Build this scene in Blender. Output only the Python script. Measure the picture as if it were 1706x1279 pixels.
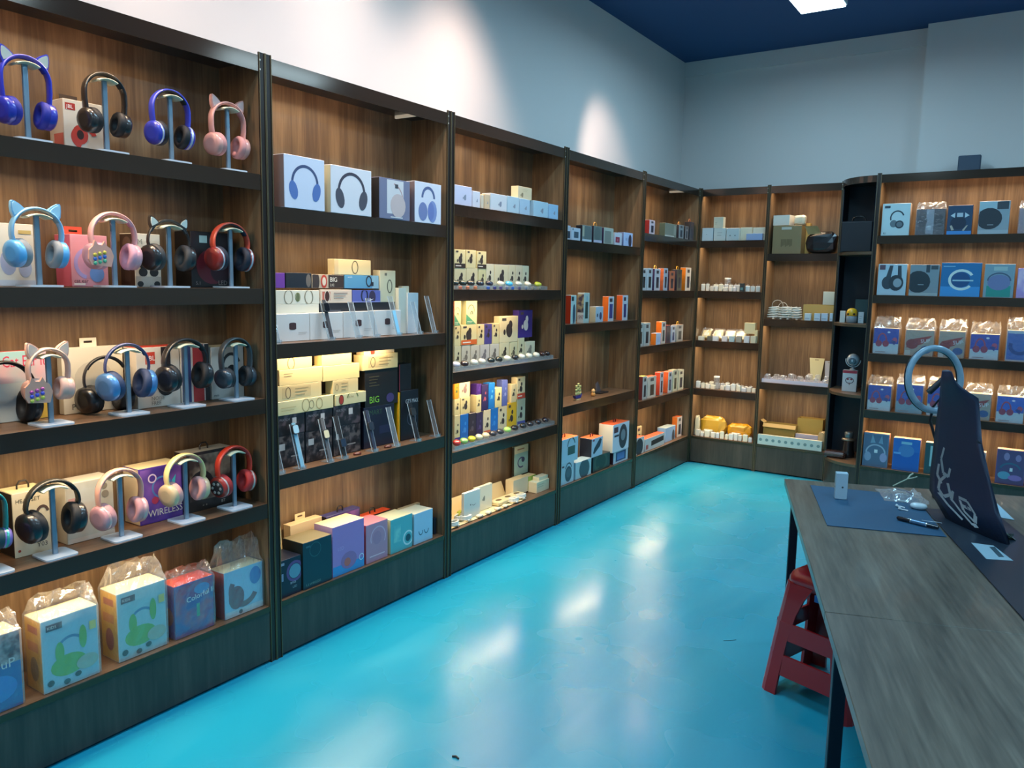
import bpy, math, random
from mathutils import Vector, Matrix
random.seed(7)
PI = math.pi
for o in list(bpy.data.objects): bpy.data.objects.remove(o)
SC = bpy.context.scene
COL = SC.collection

# ------------------------------------------------------------ camera
FPX = 1316.863
CAMR = ((0.833582, 0.552090, 0.018353), (-0.085142, 0.095584, 0.991773), (-0.545794, 0.828288, -0.126683))
CAMC = (2.56, 0.0, 1.6)
cam = bpy.data.objects.new('camera', bpy.data.cameras.new('camera')); COL.objects.link(cam)
r_, u_, f_ = [Vector(v) for v in CAMR]
cam.matrix_world = Matrix(((r_.x, u_.x, -f_.x, CAMC[0]), (r_.y, u_.y, -f_.y, CAMC[1]), (r_.z, u_.z, -f_.z, CAMC[2]), (0, 0, 0, 1)))
cam.data.sensor_width = 36; cam.data.lens = FPX / 1706 * 36; cam.data.clip_start = 0.02
SC.camera = cam

# ------------------------------------------------------------ world, exposure, lights
SC.view_settings.view_transform = 'Standard'; SC.view_settings.look = 'None'
SC.view_settings.exposure = 0.0; SC.view_settings.gamma = 1; SC.view_settings.use_curve_mapping = False
W = bpy.data.worlds.new('world'); SC.world = W; W.use_nodes = True
W.node_tree.nodes['Background'].inputs[0].default_value = (0.25, 0.45, 0.6, 1)
W.node_tree.nodes['Background'].inputs[1].default_value = 0.15

def area_light(name, loc, target, sx, sy, power, col, spread=180):
    L = bpy.data.lights.new(name, 'AREA'); L.shape = 'RECTANGLE'; L.size = sx; L.size_y = sy
    L.energy = power; L.color = col; L.spread = math.radians(spread)
    o = bpy.data.objects.new(name, L); COL.objects.link(o); o.location = loc
    d = Vector(target) - Vector(loc); o.rotation_euler = d.to_track_quat('-Z', 'Y').to_euler()
    return o
def spot_light(name, loc, target, power, col, ang, blend):
    L = bpy.data.lights.new(name, 'SPOT'); L.energy = power; L.color = col
    L.spot_size = math.radians(ang); L.spot_blend = blend; L.shadow_soft_size = .04
    o = bpy.data.objects.new(name, L); COL.objects.link(o); o.location = loc
    d = Vector(target) - Vector(loc); o.rotation_euler = d.to_track_quat('-Z', 'Y').to_euler()
    return o
COOL = (0.38, 0.74, 1.0)
PANELS = [(1.12, 5.5), (1.12, 2.9), (1.12, 0.2), (3.6, 5.2), (3.6, 2.4), (3.6, -0.6)]
for i, (x, y) in enumerate(PANELS):
    area_light('panel_light', (x, y, 3.54), (x, y, 0), .28, 1.15, 29, COOL, 172)
SPOTS = [(5.25, 300, 44), (3.7, 300, 72), (2.8, 250, 78), (1.8, 230, 78), (.6, 180, 78)]
for y, pw, an in SPOTS:
    spot_light('wall_spot', (.42, y, 3.62), (-.42, y + (.5 if y > 5 else 0), 2.3), pw, (1.0, .74, .62), an, .8)
SHELF_W = 4.2
WARM = (1.0, .74, .46)

# ------------------------------------------------------------ materials
def lin(h):
    h = h.lstrip('#')
    return tuple(((c / 12.92) if c <= .04045 else ((c + .055) / 1.055) ** 2.4) for c in (int(h[i:i + 2], 16) / 255 for i in (0, 2, 4))) + (1,)
MC = {}
def mat(c, rough=.45, metal=0., coat=0., emis=0.):
    key = (c, rough, metal, coat, emis)
    if key in MC: return MC[key]
    m = bpy.data.materials.new('paint'); m.use_nodes = True
    nt = m.node_tree; b = nt.nodes['Principled BSDF']
    if isinstance(c, tuple):                                   # two tones of print ink mixed by noise
        n = nt.nodes.new('ShaderNodeTexNoise'); n.inputs['Scale'].default_value = c[2]; n.inputs['Detail'].default_value = 2
        t = nt.nodes.new('ShaderNodeTexCoord'); nt.links.new(t.outputs['Object'], n.inputs['Vector'])
        r = nt.nodes.new('ShaderNodeValToRGB'); r.color_ramp.elements[0].position = .4; r.color_ramp.elements[1].position = .6
        r.color_ramp.elements[0].color = lin(c[0]); r.color_ramp.elements[1].color = lin(c[1])
        if len(c) > 3:
            e = r.color_ramp.elements.new(.5); e.color = lin(c[3])
        nt.links.new(n.outputs['Fac'], r.inputs['Fac']); nt.links.new(r.outputs['Color'], b.inputs['Base Color'])
    else:
        b.inputs['Base Color'].default_value = lin(c)
        if emis: b.inputs['Emission Color'].default_value = lin(c); b.inputs['Emission Strength'].default_value = emis
    b.inputs['Roughness'].default_value = rough; b.inputs['Metallic'].default_value = metal
    b.inputs['Coat Weight'].default_value = coat; b.inputs['Coat Roughness'].default_value = .08
    MC[key] = m; return m
def wood(name, c1, c2, c3, rough=.35, sc=(14, 14, .7), coat=0., bump=.03):
    m = bpy.data.materials.new(name); m.use_nodes = True; nt = m.node_tree; b = nt.nodes['Principled BSDF']
    t = nt.nodes.new('ShaderNodeTexCoord'); mp = nt.nodes.new('ShaderNodeMapping'); mp.inputs['Scale'].default_value = sc
    nt.links.new(t.outputs['Object'], mp.inputs['Vector'])
    n = nt.nodes.new('ShaderNodeTexNoise'); n.inputs['Scale'].default_value = 1.0; n.inputs['Detail'].default_value = 6; n.inputs['Roughness'].default_value = .6; n.inputs['Distortion'].default_value = .3
    nt.links.new(mp.outputs['Vector'], n.inputs['Vector'])
    n2 = nt.nodes.new('ShaderNodeTexNoise'); n2.inputs['Scale'].default_value = 7.0; n2.inputs['Detail'].default_value = 3
    nt.links.new(mp.outputs['Vector'], n2.inputs['Vector'])
    mx = nt.nodes.new('ShaderNodeMath'); mx.operation = 'MULTIPLY_ADD'; mx.inputs[1].default_value = .35
    nt.links.new(n2.outputs['Fac'], mx.inputs[0])
    ms = nt.nodes.new('ShaderNodeMath'); ms.operation = 'MULTIPLY'; ms.inputs[1].default_value = .65
    nt.links.new(n.outputs['Fac'], ms.inputs[0]); nt.links.new(ms.outputs[0], mx.inputs[2])
    r = nt.nodes.new('ShaderNodeValToRGB'); e = r.color_ramp.elements
    e[0].position = .36; e[0].color = lin(c1); e[1].position = .64; e[1].color = lin(c3)
    k = e.new(.5); k.color = lin(c2)
    nt.links.new(mx.outputs[0], r.inputs['Fac']); nt.links.new(r.outputs['Color'], b.inputs['Base Color'])
    bp = nt.nodes.new('ShaderNodeBump'); bp.inputs['Strength'].default_value = bump; nt.links.new(mx.outputs[0], bp.inputs['Height']); nt.links.new(bp.outputs[0], b.inputs['Normal'])
    b.inputs['Roughness'].default_value = rough; b.inputs['Coat Weight'].default_value = coat
    return m
M_WOOD = wood('walnut_panel', '574434', '6f5941', '8a7154')
M_SHELF = wood('walnut_shelf', '57402f', '6b503b', '7c6048', .4, (2, 14, 14))
M_BASE = wood('dark_laminate', '2e2b27', '3a3630', '47413a', .35, (10, 10, .8))
M_FASC = mat('4c3d33', .12, .55)
M_POST = mat('2e2622', .3, .3)
M_GOLD = mat('77684f', .4, .7)
M_NAVY_SHADE = mat('1c2430', .5)  # cool shade inside the rounded shelves, put into the panel colour
def film(name='clear_film', a=.80, tint='ffffff', rough=.12, bump=.5, sc=40):
    m = bpy.data.materials.new(name); m.use_nodes = True; nt = m.node_tree; nt.nodes.remove(nt.nodes['Principled BSDF'])
    out = nt.nodes['Material Output']
    tr = nt.nodes.new('ShaderNodeBsdfTransparent'); tr.inputs[0].default_value = lin(tint)
    gl = nt.nodes.new('ShaderNodeBsdfGlossy'); gl.inputs['Roughness'].default_value = rough
    df = nt.nodes.new('ShaderNodeBsdfTranslucent'); df.inputs[0].default_value = (1, 1, 1, 1)
    dd = nt.nodes.new('ShaderNodeBsdfDiffuse'); dd.inputs[0].default_value = (.9, .9, .9, 1)
    fr = nt.nodes.new('ShaderNodeLayerWeight'); fr.inputs['Blend'].default_value = .35
    no = nt.nodes.new('ShaderNodeTexNoise'); no.inputs['Scale'].default_value = sc; no.inputs['Detail'].default_value = 3
    tc = nt.nodes.new('ShaderNodeTexCoord'); nt.links.new(tc.outputs['Object'], no.inputs['Vector'])
    bp = nt.nodes.new('ShaderNodeBump'); bp.inputs['Strength'].default_value = bump; bp.inputs['Distance'].default_value = .01; nt.links.new(no.outputs['Fac'], bp.inputs['Height'])
    for n in (gl, df, dd): nt.links.new(bp.outputs[0], n.inputs['Normal'])
    nt.links.new(bp.outputs[0], fr.inputs['Normal'])
    m0 = nt.nodes.new('ShaderNodeMixShader'); nt.links.new(df.outputs[0], m0.inputs[1]); nt.links.new(dd.outputs[0], m0.inputs[2])
    m1 = nt.nodes.new('ShaderNodeMixShader'); nt.links.new(m0.outputs[0], m1.inputs[1]); nt.links.new(gl.outputs[0], m1.inputs[2]); m1.inputs[0].default_value = .6
    m2 = nt.nodes.new('ShaderNodeMixShader'); nt.links.new(tr.outputs[0], m2.inputs[1]); nt.links.new(m1.outputs[0], m2.inputs[2])
    ma = nt.nodes.new('ShaderNodeMath'); ma.operation = 'MULTIPLY_ADD'; ma.inputs[1].default_value = .6; ma.inputs[2].default_value = 1 - a; ma.use_clamp = True
    nt.links.new(fr.outputs['Facing'], ma.inputs[0]); nt.links.new(ma.outputs[0], m2.inputs[0]); nt.links.new(m2.outputs[0], out.inputs[0])
    return m
M_FILM = film(a=.86)
M_ACRYL = film('clear_acrylic', .9, 'f4fbff', .04, .02, 3)
M_BAGGIE = film('clear_bag', .72, 'ffffff', .2, .8, 60)

# ------------------------------------------------------------ mesh building
class MB:
    def __init__(s): s.v = []; s.f = []; s.m = []; s.mats = []; s.s = []
    def mi(s, m):
        if m not in s.mats: s.mats.append(m)
        return s.mats.index(m)
    def add(s, vs, fs, m, smooth=False):
        k = len(s.v); s.v += [tuple(v) for v in vs]; i = s.mi(m)
        for f in fs: s.f.append(tuple(k + a for a in f)); s.m.append(i); s.s.append(smooth)
        return s
    def box(s, x0, x1, y0, y1, z0, z1, m):
        v = [(x, y, z) for z in (z0, z1) for y in (y0, y1) for x in (x0, x1)]
        return s.add(v, [(0, 2, 3, 1), (4, 5, 7, 6), (0, 1, 5, 4), (1, 3, 7, 5), (3, 2, 6, 7), (2, 0, 4, 6)], m)
    def bbox(s, x0, x1, y0, y1, z0, z1, m, b=.002):              # box with chamfered edges
        vs = []
        for sx in (0, 1):
            for sy in (0, 1):
                for sz in (0, 1):
                    X, Y, Z = (x0, x1)[sx], (y0, y1)[sy], (z0, z1)[sz]
                    ix, iy, iz = (b, -b)[sx], (b, -b)[sy], (b, -b)[sz]
                    vs += [(X, Y + iy, Z + iz), (X + ix, Y, Z + iz), (X + ix, Y + iy, Z)]
        def c(a, b_, d, k): return (a * 4 + b_ * 2 + d) * 3 + k
        fs = [(c(0,0,0,0), c(0,0,1,0), c(0,1,1,0), c(0,1,0,0)), (c(1,0,0,0), c(1,1,0,0), c(1,1,1,0), c(1,0,1,0)),
              (c(0,0,0,1), c(1,0,0,1), c(1,0,1,1), c(0,0,1,1)), (c(0,1,0,1), c(0,1,1,1), c(1,1,1,1), c(1,1,0,1)),
              (c(0,0,0,2), c(0,1,0,2), c(1,1,0,2), c(1,0,0,2)), (c(0,0,1,2), c(1,0,1,2), c(1,1,1,2), c(0,1,1,2))]
        for d in (0, 1):
            for e in (0, 1):
                fs.append((c(0,d,e,1), c(0,d,e,2), c(1,d,e,2), c(1,d,e,1)))
                fs.append((c(d,0,e,0), c(d,0,e,2), c(d,1,e,2), c(d,1,e,0)))
                fs.append((c(d,e,0,0), c(d,e,0,1), c(d,e,1,1), c(d,e,1,0)))
        for a in (0, 1):
            for d in (0, 1):
                for e in (0, 1): fs.append((c(a,d,e,0), c(a,d,e,1), c(a,d,e,2)))
        return s.add(vs, fs, m)
    def quad(s, pts, m): return s.add(pts, [tuple(range(len(pts)))], m)
    def lathe(s, prof, m, n=20, T=None, smooth=True, cap=True):  # prof: (r, z); T maps a point
        vs = []; fs = []
        for r, z in prof:
            for i in range(n):
                a = 2 * PI * i / n; vs.append(Vector((r * math.cos(a), r * math.sin(a), z)))
        for j in range(len(prof) - 1):
            for i in range(n):
                k = (i + 1) % n; fs.append((j * n + i, j * n + k, (j + 1) * n + k, (j + 1) * n + i))
        if T: vs = [T @ v for v in vs]
        s.add(vs, fs, m, smooth)
        if cap:
            s.add(vs[:n], [tuple(range(n))[::-1]], m); s.add(vs[-n:], [tuple(range(n))], m)
        return s
    def sweep(s, pts, rx, ry, m, n=8, up=(0, 1, 0), closed=False, smooth=True, rad=None):  # flat-oval tube
        P = [Vector(p) for p in pts]; vs = []; N = len(P); up = Vector(up)
        for i, p in enumerate(P):
            a = P[(i - 1) % N] if (closed or i) else P[0]; b = P[(i + 1) % N] if (closed or i < N - 1) else P[-1]
            t = (b - a).normalized(); sd = up - t * up.dot(t)
            if sd.length < 1e-5: sd = Vector((1, 0, 0)) - t * t.x
            sd.normalize(); nn = t.cross(sd); k = rad[i] if rad else 1
            for j in range(n):
                an = 2 * PI * (j + .5) / n; vs.append(p + sd * (ry * k * math.cos(an)) + nn * (rx * k * math.sin(an)))
        fs = []
        for i in range(N if closed else N - 1):
            for j in range(n):
                k = (i + 1) % N; l = (j + 1) % n; fs.append((i * n + j, i * n + l, k * n + l, k * n + j))
        s.add(vs, fs, m, smooth)
        if not closed: s.add(vs[:n], [tuple(range(n))[::-1]], m); s.add(vs[-n:], [tuple(range(n))], m)
        return s
    def prism(s, pts, y0, y1, m):                                # outline in x,z pushed through y
        n = len(pts); vs = [(x, y0, z) for x, z in pts] + [(x, y1, z) for x, z in pts]
        fs = [tuple(range(n)), tuple(range(2 * n - 1, n - 1, -1))] + [(i, i + n, (i + 1) % n + n, (i + 1) % n) for i in range(n)]
        return s.add(vs, fs, m)
    def slab(s, pts, z0, z1, m):                                 # outline in x,y pushed through z
        n = len(pts); vs = [(x, y, z0) for x, y in pts] + [(x, y, z1) for x, y in pts]
        fs = [tuple(range(n))[::-1], tuple(range(n, 2 * n))] + [(i, (i + 1) % n, (i + 1) % n + n, i + n) for i in range(n)]
        return s.add(vs, fs, m)
    def obj(s, name, parent=None, loc=None, rot=None):
        me = bpy.data.meshes.new(name); me.from_pydata(s.v, [], s.f)
        for m in s.mats: me.materials.append(m)
        me.polygons.foreach_set('material_index', s.m); me.polygons.foreach_set('use_smooth', s.s); me.update()
        o = bpy.data.objects.new(name, me); COL.objects.link(o)
        if parent: o.parent = parent
        if loc is not None: o.location = loc
        if rot is not None: o.rotation_euler = rot
        return o
def tag(o, label, cat, group=None):
    o['label'] = label; o['category'] = cat
    if group: o['group'] = group
    return o
def empty(name, loc, rz=0, label=None, cat=None, group=None):
    o = bpy.data.objects.new(name, None); COL.objects.link(o); o.location = loc; o.rotation_euler = (0, 0, rz); o.empty_display_size = .05
    if label: tag(o, label, cat, group)
    return o
def struct(o): o['kind'] = 'structure'; return o
def rot_to(d):                                                    # matrix turning +Z to direction d
    return Vector(d).to_track_quat('Z', 'Y').to_matrix().to_4x4()
def TR(loc, d=(0, 0, 1)): return Matrix.Translation(loc) @ rot_to(d)
def rrect(w, h, r, n=4, cx=0, cy=0):
    out = []
    for k, (sx, sy) in enumerate(((1, 1), (-1, 1), (-1, -1), (1, -1))):
        for i in range(n + 1):
            a = PI / 2 * (k + i / n); out.append((cx + sx * (w / 2 - r) + r * math.cos(a), cy + sy * (h / 2 - r) + r * math.sin(a)))
    return out

# ------------------------------------------------------------ where shelf fronts run
class Frame:
    def __init__(s, O, U, D, rz): s.O = Vector(O); s.U = Vector(U); s.D = Vector(D); s.rz = rz
    def P(s, u, d, z): return s.O + s.U * u + s.D * d + Vector((0, 0, z))
    def u(s, px, d, z):                                          # position along the front seen in a picture column
        k = (px - 853) / FPX; q0 = s.O + s.D * d + Vector((0, 0, z)) - Vector(CAMC); w = r_ - f_ * k
        return -q0.dot(w) / s.U.dot(w)
    def z(s, py, u, d):
        k = -(py - 639.5) / FPX; q0 = s.P(u, d, 0) - Vector(CAMC); w = u_ - f_ * k
        return -q0.dot(w) / w.z
FL = Frame((0, 0, 0), (0, 1, 0), (-1, 0, 0), PI / 2)
FB = Frame((0, 6.85, 0), (1, 0, 0), (0, 1, 0), 0)
FR = Frame((0, 6.5, 0), (1, 0, 0), (0, 1, 0), 0)

# ------------------------------------------------------------ room
def wall_mat(name, c, rough=.8, sc=30, bump=.02):
    m = mat(c, rough); m = m.copy(); m.name = name; nt = m.node_tree; b = nt.nodes['Principled BSDF']
    n = nt.nodes.new('ShaderNodeTexNoise'); n.inputs['Scale'].default_value = sc; bp = nt.nodes.new('ShaderNodeBump'); bp.inputs['Strength'].default_value = bump
    nt.links.new(n.outputs['Fac'], bp.inputs['Height']); nt.links.new(bp.outputs[0], b.inputs['Normal']); return m
M_WALL = wall_mat('wall_paint', 'd9d3ce'); M_CEIL = wall_mat('ceiling_paint', '17497a', .7)
def floor_mat():
    m = bpy.data.materials.new('glossy_floor'); m.use_nodes = True; nt = m.node_tree; b = nt.nodes['Principled BSDF']
    t = nt.nodes.new('ShaderNodeTexCoord')
    mp = nt.nodes.new('ShaderNodeMapping'); mp.inputs['Scale'].default_value = (1.6, .45, 1); mp.inputs['Rotation'].default_value = (0, 0, -.5)
    nt.links.new(t.outputs['Object'], mp.inputs['Vector'])
    n = nt.nodes.new('ShaderNodeTexNoise'); n.inputs['Scale'].default_value = 1.1; n.inputs['Detail'].default_value = 2.5; n.inputs['Distortion'].default_value = .8
    nt.links.new(mp.outputs['Vector'], n.inputs['Vector'])
    r = nt.nodes.new('ShaderNodeValToRGB'); e = r.color_ramp.elements
    e[0].position = .45; e[0].color = lin('1a93b4'); e[1].position = .8; e[1].color = lin('40a8c2')
    nt.links.new(n.outputs['Fac'], r.inputs['Fac']); nt.links.new(r.outputs['Color'], b.inputs['Base Color'])
    n2 = nt.nodes.new('ShaderNodeTexNoise'); n2.inputs['Scale'].default_value = 2.2; n2.inputs['Detail'].default_value = 2; nt.links.new(t.outputs['Object'], n2.inputs['Vector'])
    mr = nt.nodes.new('ShaderNodeMapRange'); mr.inputs['From Min'].default_value = .3; mr.inputs['From Max'].default_value = .7; mr.inputs['To Min'].default_value = .2; mr.inputs['To Max'].default_value = .34
    nt.links.new(n2.outputs['Fac'], mr.inputs['Value']); nt.links.new(mr.outputs[0], b.inputs['Roughness'])
    b.inputs['Specular IOR Level'].default_value = .35
    bp = nt.nodes.new('ShaderNodeBump'); bp.inputs['Strength'].default_value = .02; bp.inputs['Distance'].default_value = .01; nt.links.new(n2.outputs['Fac'], bp.inputs['Height']); nt.links.new(bp.outputs[0], b.inputs['Normal'])
    return m
X0, X1, Y0, Y1, ZC = -.35, 5.6, -2.6, 7.24, 3.65
struct(MB().box(X0 - .1, X1 + .1, Y0 - .1, Y1 + .1, -.1, 0, floor_mat()).obj('floor'))
struct(MB().box(X0 - .1, X1 + .1, Y0 - .1, Y1 + .1, ZC, ZC + .1, M_CEIL).obj('ceiling'))
struct(MB().box(X0 - .1, X0, Y0, Y1, 0, ZC, M_WALL).obj('wall_left'))
struct(MB().box(X0 - .1, X1 + .1, Y1, Y1 + .1, 0, ZC, M_WALL).obj('wall_back'))
struct(MB().box(1.67, X1, 7.12, Y1, 0, ZC, M_WALL).obj('wall_column'))
struct(MB().box(X1, X1 + .1, Y0, Y1, 0, ZC, M_WALL).obj('wall_right'))
struct(MB().box(X0 - .1, X1 + .1, Y0 - .1, Y0, 0, ZC, M_WALL).obj('wall_front'))
struct(MB().prism([(X0, ZC), (1.67, ZC), (1.67, ZC - .13), (X0, ZC - .13)], Y1 - .012, Y1, M_WALL).obj('trim_1'))

# ceiling lamps and the track spots over the left wall
for i, (x, y) in enumerate(PANELS):
    t = tag(MB().bbox(x - .16, x + .16, y - .6, y + .6, 3.56, 3.6485, mat('e6e6e6', .4), .004).obj('ceiling_lamp'),
            ['white rectangular ceiling lamp glowing at the top edge, nearest the back corner', 'white rectangular ceiling lamp above the aisle, middle of the left row',
             'white rectangular ceiling lamp above the aisle, nearest the camera', 'white rectangular ceiling lamp right of the desk, nearest the back wall',
             'white rectangular ceiling lamp right of the desk, middle of its row', 'white rectangular ceiling lamp behind the camera on the right'][i], 'ceiling lamp', 'ceiling lamps')
    MB().bbox(x - .15, x + .15, y - .59, y + .59, 3.548, 3.561, mat('d8f4ff', .4, 0, 0, 6), .002).obj('diffuser', t)
for i, (y, pw, an) in enumerate(SPOTS):
    t = empty('wall_spotlight', (.42, y, 3.648), 0, 'small dark ceiling spotlight aimed at the left wall, number %s from the back corner' % ['one', 'two', 'three', 'four', 'five'][i], 'spotlight', 'ceiling spotlights above the left wall')
    MB().lathe([(.035, -.02), (.035, 0)], mat('202020', .4), 16).obj('mount', t)
    T = TR((-.03, 0, -.10), (.45, 0, .89))
    MB().lathe([(.03, -.02), (.034, -.015), (.034, .06), (.03, .07)], mat('202020', .4), 16, T, cap=False).obj('housing', t)

# ------------------------------------------------------------ shelving bays
ZA = (2.00, 1.56, 1.12, .685, .245); ZB = (1.885, 1.335, .79, .245)
DEP = .235; TOP = 2.445
def strip_light(F, u0, u1, z, left=True, k=1.):  # warm area light standing in for shelf LEDs, shifted left to brighten that side
    w = u1 - u0; cu = u0 + w * (.36 if left else .5); ww = w * (.6 if left else .85)
    p = F.P(cu, .045, z); q = F.P(cu, .045 - .06, z - .22)
    L = area_light('shelf_light', p, q, ww, .015, SHELF_W * k, WARM)
    d = (q - p).normalized(); x = F.U.normalized(); zax = -d; y = zax.cross(x)
    L.rotation_euler = Matrix((x, y, zax)).transposed().to_euler()
def bay(F, u0, u1, levels, label, left=True, k=1., bars=False, lt=.03, rt=.03):
    root = empty('shelving_unit', F.P((u0 + u1) / 2, 0, 0), F.rz, label, 'shelving', 'tall dark shelving bays round the room')
    h = (u1 - u0) / 2; a, b = -h + lt, h - rt
    for s, (x0, x1) in ((0, (-h, a)), (1, (b, h))):
        p = MB().box(x0, x1, .004, .34, 0, TOP, M_WOOD if F is not FC else M_NAVY_SHADE).obj('side_panel', root)
        m = MB(); m.box(x0, x1, 0, .004, 0, TOP + .012, M_POST)
        m.box(x0 + .001, x0 + .004, -.004, 0, 0, TOP + .012, M_GOLD); m.box(x1 - .004, x1 - .001, -.004, 0, 0, TOP + .012, M_GOLD)
        m.obj('edge_trim', p)
    MB().box(a, b, DEP, DEP + .018, 0, TOP, M_WOOD).obj('back_panel', root)
    t = MB().box(a, b, .003, .34, TOP - .02, TOP, M_BASE).obj('top_panel', root)
    m = MB(); m.box(a, b, 0, .003, TOP - .06, TOP, M_FASC); m.obj('fascia', t)
    MB().box(a, b, .02, .032, TOP - .05, TOP - .02, M_SHELF).obj('inner_rail', t)
    strip_light(F, F_u(F, root, a), F_u(F, root, b), TOP - .03, left, k)
    for i, z in enumerate(levels):
        if i < len(levels) - 1:
            s = MB().box(a, b, .003, DEP, z - .02, z, M_SHELF).obj('shelf', root)
            MB().box(a, b, 0, .003, z - .06, z, M_FASC).obj('fascia', s)
            strip_light(F, F_u(F, root, a), F_u(F, root, b), z - .03, left, k)
        else:
            s = MB().box(a, b, .003, DEP, z - .02, z, M_SHELF).obj('shelf', root)
            MB().box(a, b, -.002, .003, z - .022, z, mat('4a4436', .25, .6)).obj('fascia', s)
            MB().box(a, b, .001, .012, .012, z - .022, M_BASE).obj('base_panel', root)
    for zz in (TOP - .02, TOP - .055):                            # pale plugs in the uprights
        MB().box(b + .002, b + .006, -.0055, -.004, zz, zz + .006, mat('d8d8d0', .5)).obj('plug', root)
    if bars:
        s = MB().bbox(b - .15, b - .135, .03, .22, TOP - .035, TOP - .02, mat('d9ccb4', .4, 0, 0, .35), .002).obj('led_bar', root)
    return root
def F_u(F, root, x): return (root.location - F.O).dot(F.U) + x
FC = None
UB = [.923, 2.113, 3.278, 4.467, 5.66, 6.85]
LBL = ['shelving bay at the left edge of the picture, filled with headphones on stands', 'second shelving bay from the left, holding watch boxes and slanted acrylic stands',
       'third shelving bay from the left, with earbud boxes and rows of charging cases', 'fourth shelving bay from the left, with speaker boxes at its bottom and a ship model',
       'fifth shelving bay from the left, last one before the room corner, with orange boxes']
for i in range(5): bay(FL, UB[i], UB[i + 1], ZA if i in (0, 2, 4) else ZB, LBL[i], True, 1., i in (1, 4))
bay(FB, .004, .6, ZA, 'narrow shelving bay right of the room corner, with small white chargers', False, .6, lt=.016, rt=.015)
bay(FB, .6, 1.19, ZB, 'narrow shelving bay with cardboard cartons, left of the rounded end shelves', False, .6, lt=.015, rt=.015)
bay(FR, 1.49, 2.7, ZA, 'shelving bay at the right edge of the picture, standing forward, with bagged boxes', False, 1.5)
def quarter(cx, cy, rx, ry, n=14):
    return [(cx - rx * math.sin(PI / 2 * (1 - i / n)), cy - ry * math.cos(PI / 2 * (1 - i / n))) for i in range(n + 1)]
rc = empty('corner_shelving', (1.34, 6.85, 0), 0, 'rounded dark end shelves joining the narrow bays to the forward bay', 'shelving')
MB().box(-.15, .15, .2, .215, 0, TOP, M_NAVY_SHADE).obj('back_panel', rc)
MB().box(-.149, -.144, 0, .2, 0, TOP, M_NAVY_SHADE).obj('side_panel', rc)
MB().box(.146, .15, -.346, .2, 0, TOP, M_NAVY_SHADE).obj('side_panel', rc)
ocut = [(-.144, .2)] + [(x - 1.34, y - 6.85) for x, y in quarter(1.486, 6.85, .293, .34)] + [(.146, .2)]
for i, z in enumerate((TOP,) + ZB):
    s = MB().slab(ocut, z - .018, z, M_BASE if i == 0 else M_SHELF).obj('shelf' if i else 'top_panel', rc)
    q = [(x - 1.34, y - 6.85) for x, y in quarter(1.486, 6.85, .2955, .343)]; q2 = [(x - 1.34, y - 6.85) for x, y in quarter(1.486, 6.85, .292, .339)]
    MB().slab(q + q2[::-1], z - (.05 if i == 0 else .022), z - .0002, mat('6a5a48', .3, .4) if i else M_FASC).obj('edge_band', s)
q = [(x - 1.34, y - 6.85) for x, y in quarter(1.486, 6.85, .29, .335)]; q2 = [(x - 1.34, y - 6.85) for x, y in quarter(1.486, 6.85, .278, .323)]
MB().slab(q + q2[::-1], .01, .225, M_BASE).obj('base_panel', rc)

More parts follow.
